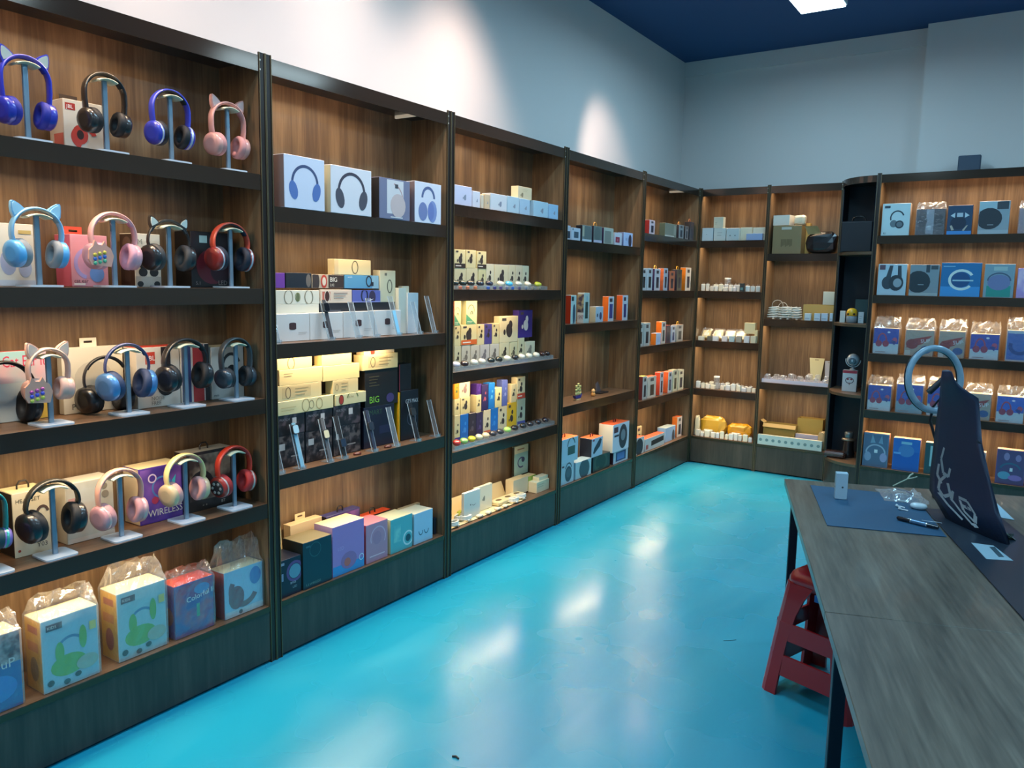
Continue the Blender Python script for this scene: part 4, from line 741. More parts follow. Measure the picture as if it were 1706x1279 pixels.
for i, (x0, x1, yt, yb, c, ft, nm) in enumerate([(757, 766.5, 665, 692, 'd8cc98', None, 'left'), (767.5, 783.5, 662, 690, 'd4c894', None, 'middle'), (784.5, 802, 659, 688, 'dccf9c', None, 'right'), (803, 813.5, 641, 686, '342c5c', None, 'tall dark violet'), (814.5, 824.5, 638, 680, '2078cc', None, 'tall blue'), (825.5, 836, 646, 680, 'd8d098', None, 'cream'), (837, 850.5, 633, 677, '5868b0', None, 'tall violet blue'), (851.5, 860.5, 640, 671, 'd4c89c', None, 'narrow cream'), (861.5, 875, 628, 664, 'dcd0a8', 'c84c34', 'white red footed')]):
    ebox(z4, x0, x1, yt, c, '%s earbud box in the second row, fourth shelf of the third bay' % nm, yb=yb, foot=ft, chip=i in (1, 8), dark={3: 'a8546c', 4: '58b0e8', 6: '8c98d0'}.get(i, '3c3838'))
ebox(z4, 757, 764.5, 637, 'e09428', 'orange earbud box in the top row, fourth shelf of the third bay', yb=665, dark='2c5c4c', chip=False)
ebox(z4, 765.5, 783, 634, 'dccfa8', 'cream earbud box in the top row, fourth shelf of the third bay', yb=662, dark='8c7474', chip=False)
ebox(z4, 794, 802.5, 640, '44287c', 'narrow purple box at the back of the top row, fourth shelf of the third bay', yb=659, dark='5c3c98', chip=False, d=.115)
tray(z4, 758, 924, .012, .075, .026, 'clear acrylic tray with coloured cases at its left end, fourth shelf of the third bay')
cases(z4, [(766, 'c83c34', 'red', .055), (778, '9cd070', 'lime green', .055), (791, 'd8cc34', 'yellow', .055), (803, 'dcdcb0', 'cream', .05), (814, 'e0c8a0', 'peach', .055), (826, '3a3438', 'dark brown', .055), (838, '34363c', 'dark grey', .055), (850, 'a4dc70', 'light green', .055), (862, '221f20', 'round black', .06), (876, '24282a', 'black', .05), (888, '26242a', 'black', .05), (901, '231f28', 'black', .05), (913, '241f2a', 'black', .05)], .028, .014, 'lower')

# bottom shelf of the third bay
def sheet(F, u0, u1, d0, d1, z, label, c, name, seed, amp=.004, cat='paper', up=0., ndiv=10, th=.0015):
    R = random.Random(seed); m = MB(); nx, ny = ndiv, 5; a = (u1 - u0) / 2; vs = []
    for lay in (0, 1):
        for j in range(ny + 1):
            for i in range(nx + 1):
                y = (d1 - d0) * j / ny; hz = (0.002 + R.uniform(0, amp)) if lay == 0 else 0
                if lay == 0: vs.append((-a + 2 * a * i / nx, y, hz + (up * (1 if j == ny else 0))))
                else: vs.append((vs[j * (nx + 1) + i][0], vs[j * (nx + 1) + i][1], vs[j * (nx + 1) + i][2] + th))
    N = (nx + 1) * (ny + 1); fs = []
    for j in range(ny):
        for i in range(nx):
            q = [j * (nx + 1) + i, j * (nx + 1) + i + 1, (j + 1) * (nx + 1) + i + 1, (j + 1) * (nx + 1) + i]; fs += [tuple(q[::-1]), tuple(k + N for k in q)]
    m.add(vs, fs, mat(c, .6)); return tag(m.obj(name, None, F.P((u0 + u1) / 2, d0, z), (0, 0, F.rz)), label, cat)
b3 = UB[2] + .04
sheet(L, b3, 4.12, .03, .225, z5, 'crinkled cream foam sheet lining the bottom shelf of the third bay', 'd8c89c', 'foam_sheet', 4, .002, 'sheet', .085)
box(L, z5 + .0068, .06, 773, 800, 818, .02, 'd4d8d0', [('e', .4, .5, .03, .03, '4a4a4a'), ('a', .6, .5, .1, .06, .02, 180, 360, '6a6a6a')], 'white adapter box standing on the bottom shelf of the third bay, front one')
box(L, z5 + .0068, .095, 792, 820, 809, .02, 'd4d4c0', BUD(.5, .45, .06, '8a8a7c'), 'white adapter box standing on the bottom shelf of the third bay, rear one')
u = L.u(849, .08, z5); t = empty('foam_tray', L.P(u, .06, z5 + .008), L.rz, 'cream moulded tray with three oval holes, bottom shelf of the third bay', 'tray')
m = MB(); m.bbox(-.15, .15, 0, .07, 0, .025, mat('dccb9a', .6), .006); m.obj('tray_body', t)
for k in range(3):
    m = MB(); m.lathe([(.02, 0), (.017, .0006)], mat('6a5434', .7), 16, Matrix.Translation((-.1 + .1 * k, .035, .0252)) @ Matrix.Diagonal((1.3, .8, 1, 1))); m.obj('hole_shade', t)  # flat dark disc, shade of an oval hole put into colour
box(L, z5 + .0068, .115, 855, 880, 797, .06, 'd4c8a8', None, 'square cream box behind the moulded tray, bottom shelf of the third bay', top='e0d4ac')
gb = box(L, z5 + .0068, .115, 869, 893, 794, .06, '94b03c', [('r', 0, .6, 1, 1, '9cb84c')], 'green box with a white lid, bottom shelf of the third bay', top='e8dcb0')
box(L, z5, .05, 889, 922, 800, .09, 'd8ccaa', LINES(.1, .7, 2, .5, 'b4a888', .2, .05), 'white paper bundle box at the right end of the third bay bottom shelf', top='e4dab8')
box(L, z5, .06, 898, 918, 792, .05, 'dcd0b0', None, 'small white box lying on the paper bundle, bottom shelf of the third bay', yb=801)
box(L, z5, .19, 857, 880, 742, .02, '9cb8a8', [('r', 0, .75, 1, 1, 'e0c89c'), ('r', .2, .86, .7, .9, 'a8643c'), ('a', .5, .42, .28, .22, .06, 60, 300, '4c4468'), ('e', .62, .5, .12, .1, '3c3c50')], 'upright sample box picturing a headset, leaning on the back of the bottom shelf', yb=782, side='2c2c24')
def coil(F, u, d, z, label, c, group, r=.028, turns=3, th=.0035, cat='cable', seed=0, tall=1.):
    R = random.Random(seed); P = []
    for k in range(turns * 14):
        q = 2 * PI * k / 14; rr = r * (1 - .05 * (k // 14)) * (1 + .08 * math.sin(3 * q)); P.append((rr * 1.4 * math.cos(q), r + rr * .8 * math.sin(q), th + (k / 14) * th * 1.5 * tall))
    m = MB(); m.sweep(P, th, th, mat(c, .4), 6, (0, 0, 1)); o = m.obj('coiled_cable', None, F.P(u, d, z), (0, 0, F.rz + R.uniform(-.4, .4)))
    tag(o, label, cat, group)
    m = MB(); m.bbox(-.008, .008, -.004, .02, 0, .010, mat(c, .4), .002); m.obj('plug', o)
for i, (px, d) in enumerate([(764, .02), (781, .03), (772, .07), (861, .02), (873, .03)]):
    coil(L, L.u(px, d, z5), d, z5 + .008, ['thick white coiled cable at the left front corner of the third bay bottom shelf', 'white coiled cable, second from the left front corner', 'white coiled cable behind the two front ones', 'white coiled cable before the moulded tray', 'white coiled cable at the right of the moulded tray'][i], 'dcdcd0', 'white coiled cables on the bottom shelf of the third bay', seed=i, th=.005)
for i, px in enumerate([800, 815, 830, 843]):
    u = L.u(px, .03, z5); m = MB(); m.bbox(-.02, .02, 0, .03, 0, .012, mat('d8d0b8', .45), .003); q = m.obj('cable_packet', None, L.P(u, .02, z5 + .006), (0, 0, L.rz + .3 * (i % 2)))
    tag(q, 'small white cable packet along the shelf edge before the adapter boxes, %s from left' % ['first', 'second', 'third', 'fourth'][i], 'packet', 'white cable packets along the edge')
t = empty('cable_clip', L.P(L.u(766, .12, z5), .12, z5 + .008), L.rz, 'lime green clip with dark jaws in the left rear of the third bay bottom shelf', 'clip')
MB().sweep([(-.02, 0, .008), (-.01, 0, .03), (.01, .0, .034), (.024, 0, .012)], .006, .012, mat('a8b83c', .5), 8).obj('grip', t)
MB().bbox(-.03, .04, -.012, .012, 0, .012, mat('5c5230', .5), .003).obj('jaw', t)

# ============================================================ bay four: speakers
def spk(c='3a4450', kind=0):
    if kind == 0: return [('e', .58, .45, .26, .3, c), ('e', .58, .5, .17, .18, '4c5864'), ('a', .58, .5, .3, .4, .05, 30, 150, c), ('r', .08, .82, .25, .9, '5c3040')]
    return [('p', [(.2, .15), (.75, .5), (.9, .85), (.72, .93), (.25, .5), (.12, .25)], c), ('r', .06, .85, .24, .94, '7c4450')]
box(L, w1, .01, 945, 950.5, 376, .05, 'b8bcc8', [('r', 0, .1, .9, .6, '2c3c48')], 'pale box half hidden by the upright, first on the top shelf of the fourth bay')
box(L, w1, .01, 952, 967, 380, .05, 'c0c8d4', [('r', .28, .2, .78, .7, '4a5864'), ('r', .1, .8, .2, .95, '3a3a40')], 'white box with a square grey gadget, top shelf of the fourth bay', top='c8a088')
box(L, w1, .01, 970, 986, 376, .05, '7a8488', [('e', .55, .5, .4, .5, '66706f'), ('r', 0, 0, 1, .14, 'c4ccd4'), ('r', .02, .3, .2, .95, 'b8b098')], 'grey smart speaker box, third on the top shelf of the fourth bay', side='1f2630', top='c8bc94')
box(L, w1, .01, 989, 1003, 377, .05, '6f7874', [('e', .45, .52, .36, .4, '5f6a68'), ('r', 0, 0, 1, .16, 'c4bcd0')], 'grey box with an orange hanging loop, top shelf of the fourth bay', side='2c2436', hook='e8a048')
box(L, w1, .01, 1006, 1022, 380, .05, 'b4b4a8', [('r', .08, .05, .75, .8, '84847c')], 'pale box with grey front, fifth on the top shelf of the fourth bay', side='3c2c50')
box(L, w1, .01, 1024, 1036, 388, .05, 'd0ccd4', [('r', .12, .2, .7, .65, '9c3448'), ('r', .3, .3, .5, .5, 'c86c7c')], 'white box with a red square picture, top shelf of the fourth bay')
box(L, w1, .01, 1039, 1054, 388, .05, 'bcc4e4', [('e', .7, .4, .18, .3, '3a3044'), ('r', .2, .4, .4, .6, 'a8a8c8')], 'pale violet box with dark earbud picture, last on the fourth bay top shelf', side='7888b4')
box(L, w2, .02, 951, 960, 492, .05, 'b4ccc8', [('r', .1, .8, .55, .95, '2c4448'), ('e', .6, .35, .24, .9, '2c4c60')], 'box with a bright red side, first on the second shelf of the fourth bay', side='b83418')
box(L, w2, .02, 972.5, 982, 488, .05, 'b8c4bc', [('r', .25, .15, .75, .7, '2a403c'), ('r', .45, .75, .6, .9, '8cb0c0')], 'tall white bottle speaker box, second shelf of the fourth bay', side='d0ccc4', sart=[('r', 0, .35, 1, .95, ('4c4050', 'b0a078', 30.)), ('t', .05, .12, .14, '1997', '7c3448')])
box(L, w2, .02, 992.5, 1005, 511, .05, 'b8c0cc', [('e', .65, .4, .16, .24, '3c4468'), ('r', .15, .35, .3, .55, '3c3c4c')], 'small white box between the tall and orange ones, second shelf of the fourth bay', side='c8bc9c')
box(L, w2, .03, 1013.5, 1022.5, 494, .05, 'd0ccd0', [('r', .2, .12, .8, .7, '3c4080'), ('r', .2, .78, .7, .92, '4c3c44')], 'white box with an orange side, second shelf of the fourth bay, left of two', side='e06c24', top='d85c24')
box(L, w2, .03, 1037, 1046, 492, .05, 'd0ccd4', [('r', .25, .12, .7, .65, '34346c'), ('r', .2, .78, .6, .92, '4c3c44')], 'white box with an orange side, second shelf of the fourth bay, right of two', side='dc5c24', top='d85424')

u = L.u(960, .1, w3); t = empty('ship_model', L.P(u, .07, w3), L.rz, 'little sailing ship model with blue hull and cream sails in the fourth bay', 'ship model')
MB().bbox(-.03, .03, .01, .035, 0, .006, mat('d0c090', .5), .001).obj('stand', t)
MB().prism([(-.05, .035), (-.035, .012), (.035, .012), (.052, .04), (.045, .03), (-.04, .028)], .012, .032, mat('26388c', .4)).obj('hull', t)
for i, (x, hh) in enumerate([(-.028, .085), (0, .10), (.026, .08)]):
    MB().lathe([(.0012, .025), (.0008, hh + .03)], mat('7c5c34', .5), 6, Matrix.Translation((x, .022, 0))).obj('mast', t)
    for k in range(3):
        z0 = .035 + k * hh * .3; MB().sweep([(x - .011 + .001 * k, .018, z0 + hh * .12), (x, .008, z0 + hh * .13), (x + .011 - .001 * k, .018, z0 + hh * .12)], hh * .12, .0008, mat('c8c47c', .6), 6, (0, 1, 0)).obj('sail', t)
MB().prism([(.034, .04), (.062, .045), (.034, .08)], .02, .022, mat('c8b888', .6)).obj('jib', t)
u = L.u(986, .1, w3); t = empty('toy_figure', L.P(u, .09, w3), L.rz, 'tiny round orange toy figure beside the ship model', 'toy')
MB().lathe([(.001, 0), (.014, .003), (.017, .016), (.012, .028)], mat('dc9c54', .5), 16).obj('body', t)
MB().lathe([(.006, .026), (.013, .032), (.0145, .042), (.009, .052), (.001, .055)], mat('e4b478', .5), 16).obj('head', t)
u = L.u(1003, .12, w3); t = empty('device_dock', L.P(u, .1, w3), L.rz, 'dark folding device dock at the back of the ship model shelf', 'dock')
MB().bbox(-.07, .07, 0, .08, 0, .008, mat('1c1c22', .3), .002).obj('base', t)
MB().add([(-.01, .06, .008), (.06, .06, .008), (.055, .085, .075), (.02, .085, .06), (-.01, .066, .008), (.06, .066, .008), (.055, .091, .075), (.02, .091, .06)], [(0, 1, 2, 3), (7, 6, 5, 4), (0, 4, 5, 1), (1, 5, 6, 2), (2, 6, 7, 3), (3, 7, 4, 0)], mat('3c3c44', .3)).obj('backrest', t)
OR = 'e8683c'
box(L, w4, .02, 934, 956, 771, .08, 'a8bcc8', spk(), 'speaker box with rounded speaker, lower left corner of the fourth bay')
box(L, w4, .02, 959, 985, 767, .08, 'a8c0c8', [('e', .55, .5, .33, .3, '3c4c58')], 'small pale speaker box in the lower row, second from the left', side='8cb0c0')
box(L, w4, .02, 988, 1016, 757, .08, '242e30', [('e', .45, .55, .4, .3, '34443c'), ('e', .45, .55, .3, .2, '1c2824'), ('t', .2, .2, .12, '0000', '4c5c44')], 'black speaker with mesh front in its open box, lower row of the fourth bay', side='1c2226')
box(L, w4, .02, 1022, 1046, 748, .08, 'a8bcd0', [('r', .15, .15, .85, .85, '2c3c6c'), ('r', .25, .25, .75, .75, '4c6cac')], 'pale box with a blue speaker picture, lower row of the fourth bay', side='4c2c34')
box(L, w4, .02, 934, 963, 730, .10, 'a8c0d0', [('a', .6, .6, .24, .3, .04, 20, 170, '2c4440'), ('r', .4, .3, .82, .65, '3c5450')], 'orange topped speaker box with a handled speaker, upper row left', yb=770, top=OR, hook='3c1c14')
box(L, w4, .02, 973, 1004, 731, .10, 'a8bcd0', spk('2c3848', 1), 'orange topped speaker box with a slanted speaker, upper row middle', yb=765, side='1e2430', top=OR, hook='3a1410')
box(L, w4, .0, 1019, 1048, 705, .12, 'bcc8d8', [('e', .62, .5, .26, .34, '2c3440'), ('e', .62, .55, .14, .16, '6c7c88'), ('r', .05, .7, .3, .9, '4c3040'), ('r', .08, .55, .35, .62, '2c3440')], 'tallest orange topped speaker box with white side, upper row right', yb=747, side='d4cfc0', top=OR, hook='4a120e')

# ============================================================ bay five: orange boxes
def mbox(z, x0, x1, yt, c, label, side=None, top=None, d=.02, yb=None, bot='2c2c3c', hook=None, t=.05, art=None):
    A = art if art is not None else [('r', .3, .12, .75, .62, bot), ('r', .3, .78, .7, .92, '4a4448')]
    box(L, z, d, x0, x1, yt, t, c, A, label, side=side, top=top, yb=yb, hook=hook)
S5 = ', %s shelf of the fifth bay'
mbox(z1, 1082, 1091, 367, 'd0bcc4', 'red sided box standing alone' + S5 % 'top', side='b83834')
mbox(z1, 1108, 1127, 373, '8c8c7c', 'grey green box with pale foot' + S5 % 'top', side='4c5c50', top='c8b48c', art=[('r', 0, 0, .8, .12, 'd0d0c4'), ('r', .75, .2, .95, .9, 'a8a494')])
mbox(z1, 1131, 1139, 375, '9c9c9c', 'narrow white and grey box with an orange loop' + S5 % 'top', side='2c2c34', hook='e09044')
mbox(z1, 1141.5, 1147, 377, '7c7878', 'narrow grey box' + S5 % 'top', side='2c2c30', top='d09c78')
mbox(z1, 1149, 1156, 370, '3c3c44', 'dark box with an orange hanging tab' + S5 % 'top', side='26262c', top='d8885c', hook='c87c50')
mbox(z2, 1069, 1077, 447, 'c8c8c8', 'white remote box, first' + S5 % 'second', bot='2c3034')
mbox(z2, 1078, 1087, 447, 'c4c8cc', 'white remote box, second' + S5 % 'second', bot='242c30')
mbox(z2, 1090.5, 1100, 448, 'd0c8cc', 'white box with a violet side and yellow loop' + S5 % 'second', side='3c2c54', hook='e0a83c')
mbox(z2, 1105.5, 1112.5, 447, 'b8c0cc', 'white box with an orange side' + S5 % 'second', side='c86438')
mbox(z2, 1115, 1124, 452, 'c87050', 'small red orange box' + S5 % 'second', side='4c3448', top='e08c5c')
mbox(z2, 1128, 1136, 449, '5c5848', 'dark olive box with a yellow loop' + S5 % 'second', side='2c2c38', hook='e8a02c')
mbox(z2, 1142, 1151, 446, 'ccc4b8', 'white box with a vivid orange side' + S5 % 'second', side='ec7c18', top='e8901c')
mbox(z3, 1063, 1072, 538, 'b8bcb8', 'white remote box, left one' + S5 % 'third', bot='34302c')
mbox(z3, 1073, 1083, 538, 'b8b8b4', 'white remote box, right one' + S5 % 'third', bot='24242c')
mbox(z3, 1102, 1109, 536, 'c8c4bc', 'tall white box with orange side' + S5 % 'third', side='e8701c', top='e87c30', bot='2c2c2c')
mbox(z3, 1093, 1101, 555, 'b4c4dc', 'short pale blue box with orange side in front' + S5 % 'third', side='ec7c20', d=.0, t=.045, art=[('r', .2, .2, .8, .7, 'a8b8d8')])
mbox(z3, 1110, 1117, 542, '4c3c48', 'dark red box' + S5 % 'third', side='9c3830', top='c85c44')
mbox(z3, 1118.5, 1125, 543, 'b8bcc8', 'narrow white and blue box' + S5 % 'third', bot='2c3c68')
mbox(z3, 1127, 1138, 541, 'a8a49c', 'grey box with a yellow and orange loop' + S5 % 'third', bot='3c3c3c', hook='e0b03c', top='d8a888')
mbox(z4, 1070.5, 1078, 627, 'b4b0ac', 'white box with a maroon side' + S5 % 'fourth', side='8c3c38', bot='2c3038', top='d0b85c')
mbox(z4, 1079, 1093, 627, 'c8bcb0', 'white box with dark headset picture' + S5 % 'fourth', top='d85434', bot='4c3c34')
mbox(z4, 1099.5, 1105, 620, 'b8b4b8', 'box with broad red side' + S5 % 'fourth', side='d04830', top='e8603c', bot='2c2c44')
mbox(z4, 1113, 1119.5, 619, 'b8bcc0', 'box with orange red side' + S5 % 'fourth', side='e06030', top='e07048', bot='34405c')
mbox(z4, 1121, 1129, 616, 'c4c0a4', 'cream remote box, left one of the last pair' + S5 % 'fourth', bot='4c4434')
mbox(z4, 1130, 1139, 616, 'c4c0a8', 'cream remote box, right one of the last pair' + S5 % 'fourth', bot='2c2834')
mbox(z5, 1057, 1073, 729, 'b8bcc0', 'speaker box with a round black speaker and orange top' + S5 % 'bottom', top='e4603c', art=[('e', .5, .45, .4, .38, '26303c')], t=.08)
mbox(z5, 1075, 1107, 726, 'a8b4bc', 'long soundbar box with red orange top' + S5 % 'bottom', top='dc5c3c', t=.07, art=[('p', [(.3, .3), (.95, .4), (.95, .8), (.3, .7)], '26282c'), ('r', .03, .15, .15, .5, '9c4c4c')])
mbox(z5, 1109, 1125, 711, '8cacd0', 'pale blue box with round lid' + S5 % 'bottom', top='b8c4c0', t=.08, art=[('e', .8, .3, .15, .25, '3c4450')], d=.04)
mbox(z5, 1128, 1136, 694, 'c4b8b0', 'tall white box with an orange side' + S5 % 'bottom', side='ec7420', top='e86c2c', d=.05, bot='2c2c3c')
mbox(z5, 1059, 1069, 711, 'c8bc90', 'upright cream box behind the round speaker box' + S5 % 'bottom', d=.16, t=.02, art=None)

# ============================================================ narrow bays right of the corner
BK = FB
def bb(z, x0, x1, yt, c, label, d=.02, t=.06, yb=None, art=None, top=None, side=None, group=None, cat='box', hook=None, name='product_box'):
    return box(BK, z, d, x0, x1, yt, t, c, art, label, yb=yb, top=top, side=side, group=group, cat=cat, hook=hook, name=name)
bb(z1, 1166, 1188, 380, 'a8c0cc', 'pale blue box at the left end of the top shelf right of the corner', art=[('e', .4, .5, .03, .03, '5c6c74')])
bb(z1, 1189, 1209, 380, 'b8c8c8', 'pale box, second from the left on the top shelf right of the corner', art=LINES(.3, .6, 2, .4, '94a4a8', .2, .05))
bb(z1, 1210, 1231, 380, 'bcc8c8', 'pale box, third from the left on the top shelf right of the corner', art=[('e', .3, .4, .05, .05, '5c6c6c'), ('e', .7, .4, .05, .05, '5c6c6c')])
bb(z1, 1232, 1253, 379, 'd0ccb4', 'cream box, fourth on the top shelf right of the corner', d=.06)
bb(z1, 1254, 1275, 379, 'd0ccb8', 'cream box at the right end of the top shelf right of the corner', d=.06)
bb(z1, 1243, 1270, 389, '98a8c8', 'low blue box lying before the cream pair on the top shelf', d=.01, t=.04)
bb(z1, 1174, 1205, 362, 'd0cab4', 'large cream box on top of the pale boxes in the narrow bay', yb=380, art=LINES(.15, .5, 2, .2, 'a8a48c', .15, .04))
def chargers(z, spans, shelf):
    R = random.Random(int(z * 100))
    for k, (x0, x1, y0, dd, c) in enumerate(spans):
        x = x0
        while x < x1 - 3:
            w = R.uniform(6, 10); u = BK.u(x + w / 2, dd, z); ww = w / 2 / 185; h = R.uniform(.035, .065); cc = R.choice(['dcdcd4', 'd4d0c4', 'e0dcc8', 'ccd0d4'])
            t = tag(MB().bbox(-ww * .8, ww * .8, 0, .028, 0, h, mat(cc, .35), .003).obj('wall_charger', None, BK.P(u, dd, z + .0005), (0, 0, R.uniform(-.25, .25))), 'small white charger standing loose among others on the %s shelf right of the corner' % shelf, 'charger', 'small white chargers on the %s shelf' % shelf)
            for sx in (-1, 1): MB().box(sx * .005 - .001, sx * .005 + .001, .012, .016, h, h + .014, mat('b8b8b8', .3, .8)).obj('prong', t)
            x += w
chargers(z2, [(1167, 1231, 475, .03, 0), (1241, 1266, 475, .03, 0), (1180, 1225, 470, .09, 0)], 'second')
chargers(z4, [(1158, 1186, 640, .03, 0), (1198, 1257, 640, .03, 0), (1165, 1250, 640, .09, 0)], 'fourth')
chargers(z5, [(1157, 1250, 720, .02, 0), (1154, 1190, 715, .07, 0)], 'bottom')
bb(z2, 1232, 1239.5, 472, '2a3436', 'small dark gadget among the white chargers on the second shelf', t=.03, d=.0, art=[('r', .2, .2, .8, .5, '4c7c80')], cat='gadget', name='gadget_box')
def jar(F, px, d, z, yt, r, label, c=None, name='plastic_jar'):
    u = F.u(px, d, z); h = F.z(yt, u, d) - z; t = empty(name, F.P(u, d, z), F.rz, label, 'jar')
    MB().lathe([(r * .95, 0), (r, .004), (r, h * .85), (r * .95, h * .88)], c or M_BAGGIE, 18, Matrix.Translation((0, r, 0))).obj('body', t)
    MB().lathe([(r * .97, h * .88), (r, h * .9), (r, h), (r * .9, h + .001)], mat('d8d8d0', .4), 18, Matrix.Translation((0, r, 0))).obj('lid', t); return t
jar(BK, 1210, .12, z2, 463, .028, 'clear plastic jar standing behind the chargers on the second shelf')
jar(BK, 1191.5, .04, z4, 627, .026, 'clear jar with a white cap on the fourth shelf right of the corner')
for i, (x0, x1) in enumerate([(1166, 1184), (1186, 1204), (1206, 1224), (1226, 1240)]):
    u = (BK.u(x0, .08, z3) + BK.u(x1, .08, z3)) / 2
    t = MB().bbox(-.038, .038, 0, .025, 0, .085, mat('d0c48c', .3), .004).obj('bagged_adapter', None, BK.P(u, .075, z3 + .024), (-.7, 0, 0)); tag(t, 'cream adapter in a clear bag leaning back, %s of four on the third shelf' % ['first', 'second', 'third', 'fourth'][i], 'adapter', 'bagged adapters leaning on the third shelf')
    MB().bbox(-.02, .02, -.002, 0, .02, .06, mat('e4e0cc', .4), .0008).obj('adapter_label', t); wrap(.084, .086, .03, .03, t, 40 + i)
bb(z3, 1240, 1258, 538, 'd8cca0', 'cream box standing on the pale one, third shelf right of the corner', yb=556, d=.05)
bb(z3, 1240, 1262, 550, 'd0c89c', 'pale cream box at the right of the leaning adapters', d=.04)
for i, x in enumerate([1163, 1178, 1187, 1202, 1214, 1226, 1239, 1250]):
    bb(z3, x, x + 9, 560, ['d4d0c0', '5c5c54', 'c8ccd0', 'c4c4c8', '9cb4bc', '8c8c84', 'c8c8cc', 'ccc4a8'][i], '%s little box in the front row of the third shelf right of the corner' % ['white', 'dark grey', 'pale', 'light grey', 'blue grey', 'olive grey', 'whitish', 'cream'][i], d=.005, t=.03)
def bundle(F, x0, x1, yt, d, z, c, label, seed, tilt=0, name='wrapped_bundle', cat='bundle', dep=.08):
    u0, u1 = F.u(x0, d, z), F.u(x1, d, z); um = (u0 + u1) / 2; h = F.z(yt, um, d) - z; w = (u1 - u0) / 2; R = random.Random(seed); lo_, hi_ = limits(F, um); um = max(um, lo_ + w * 1.1); um = min(um, hi_ - w * 1.1)
    nu, nv = 14, 8; vs = []
    for j in range(nv + 1):
        b = -PI / 2 + PI * j / nv
        for i in range(nu):
            a = 2 * PI * i / nu; sq = lambda v, p: math.copysign(abs(v) ** p, v)
            k = 1 + R.uniform(-.08, .08)
            vs.append((w * sq(math.cos(a), .5) * sq(math.cos(b), .5) * k, dep / 2 + dep / 2 * sq(math.sin(a), .5) * sq(math.cos(b), .5) * k, max(0, h / 2 + h / 2 * sq(math.sin(b), .6) * (k if j > 2 else 1))))
    fs = [(j * nu + i, j * nu + (i + 1) % nu, (j + 1) * nu + (i + 1) % nu, (j + 1) * nu + i) for j in range(nv) for i in range(nu)]
    m = MB(); m.add(vs, fs, c if not isinstance(c, str) else mat(c, .25, 0, .5)); return tag(m.obj(name, None, F.P(um, d, z), (0, 0, F.rz + tilt)), label, cat)
bundle(BK, 1164, 1207, 694, .11, z5 + .0, 'c09a34', 'yellow translucent wrapped bundle, left and larger one on the bottom shelf right of the corner', 3, dep=.09)
bundle(BK, 1209, 1249, 707, .10, z5, 'cc9418', 'amber translucent wrapped bundle, right one on the bottom shelf right of the corner', 5, dep=.09)
bundle(BK, 1150, 1158, 692, .05, z5, 'd4c8a8', 'tall crumpled cream roll at the left end of the bottom shelf right of the corner', 8, dep=.035)
bb(z5, 1172, 1186, 716, 'dcd4c0', 'white box before the yellow bundle, bottom shelf', d=.055, t=.03)
bb(z5, 1218, 1232, 722, 'd8d8d8', 'white cube box before the amber bundle, bottom shelf', d=.055, t=.03)

# bay seven
def carton(F, x0, x1, yt, d, dep, z, c, label, flaps=True, yb=None, open_front=False, art=None, inside='9c8240'):
    u0, u1 = F.u(x0, d, z), F.u(x1, d, z); lo_, hi_ = limits(F, (u0 + u1) / 2); u0 = max(u0, lo_ + (.03 if flaps else 0)); u1 = min(u1, hi_); um = (u0 + u1) / 2; w = (u1 - u0) / 2; h = F.z(yt, um, d) - z
    t = empty('carton', F.P(um, d, z + .0005), F.rz, label, 'carton'); M = mat(c, .75); M2 = mat(inside, .8)
    MB().box(-w, w, 0, dep, 0, .003, M).obj('bottom', t)
    for nm, a in (('wall', (-w, w, 0, .003)), ('wall', (-w, w, dep - .003, dep)), ('wall', (-w, -w + .003, .003, dep - .003)), ('wall', (w - .003, w, .003, dep - .003))):
        MB().box(a[0], a[1], a[2], a[3], .003, h, M if a[2] < .01 else M2).obj(nm, t)
    if flaps:
        MB().add([(-w, 0, h), (w, 0, h), (w, -.02, h - .03), (-w, -.02, h - .03), (-w, .002, h), (w, .002, h), (w, -.018, h - .031), (-w, -.018, h - .031)], [(0, 1, 2, 3), (7, 6, 5, 4), (0, 4, 5, 1), (1, 5, 6, 2), (2, 6, 7, 3), (3, 7, 4, 0)], mat('b8975c', .75)).obj('flap', t)
        MB().add([(-w, .003, h), (-w, dep - .003, h), (-w - .03, dep - .003, h + .02), (-w - .03, .003, h + .02), (-w + .002, .003, h), (-w + .002, dep - .003, h), (-w - .028, dep - .003, h + .022), (-w - .028, .003, h + .022)], [(0, 1, 2, 3), (7, 6, 5, 4), (0, 4, 5, 1), (1, 5, 6, 2), (2, 6, 7, 3), (3, 7, 4, 0)], mat('b8975c', .75)).obj('flap', t)
    if art: draw(art, 2 * w, h, 'front_print', t, Matrix.Translation((-w, 0, 0)))
    return t
box(BK, w1, .03, 1287, 1335, 376, .16, '8a7552', [('r', .3, .86, .65, .95, 'b8b4a8')] + [('r', .3 + .05 * i, .25 + .03 * (i % 3), .34 + .05 * i, .52, '6c5a3c') for i in range(8)], 'taped brown cardboard box on the top shelf of the carton bay', cat='carton', name='cardboard_box')
t = empty('foam_box', BK.P(BK.u(1301, .05, 2.1), .05, BK.z(375.5, BK.u(1304, .05, 2.1), .05)), -.15, 'open white foam tray on top of the taped brown box', 'tray')
for a in ((-.07, .07, 0, .1, 0, .008), (-.07, .07, 0, .006, .008, .085), (-.07, .07, .094, .1, .008, .085), (-.07, -.064, .006, .094, .008, .085), (.064, .07, .006, .094, .008, .085)): MB().box(*a, mat('d4d0c4', .7)).obj('foam_wall', t)
zb = BK.z(375.5, .75, .05)
bundle(BK, 1321, 1341, 358, .05, zb, 'd8ccb0', 'crumpled white wrapping on the brown box, right of the foam tray', 12, cat='wrapping', name='crumpled_paper', dep=.07)
bb(w1, 1339.5, 1349, 372, 'b8924c', 'little brown cardboard cube wedged behind the crumpled wrapping', d=.16, t=.05, name='cardboard_box', cat='carton')
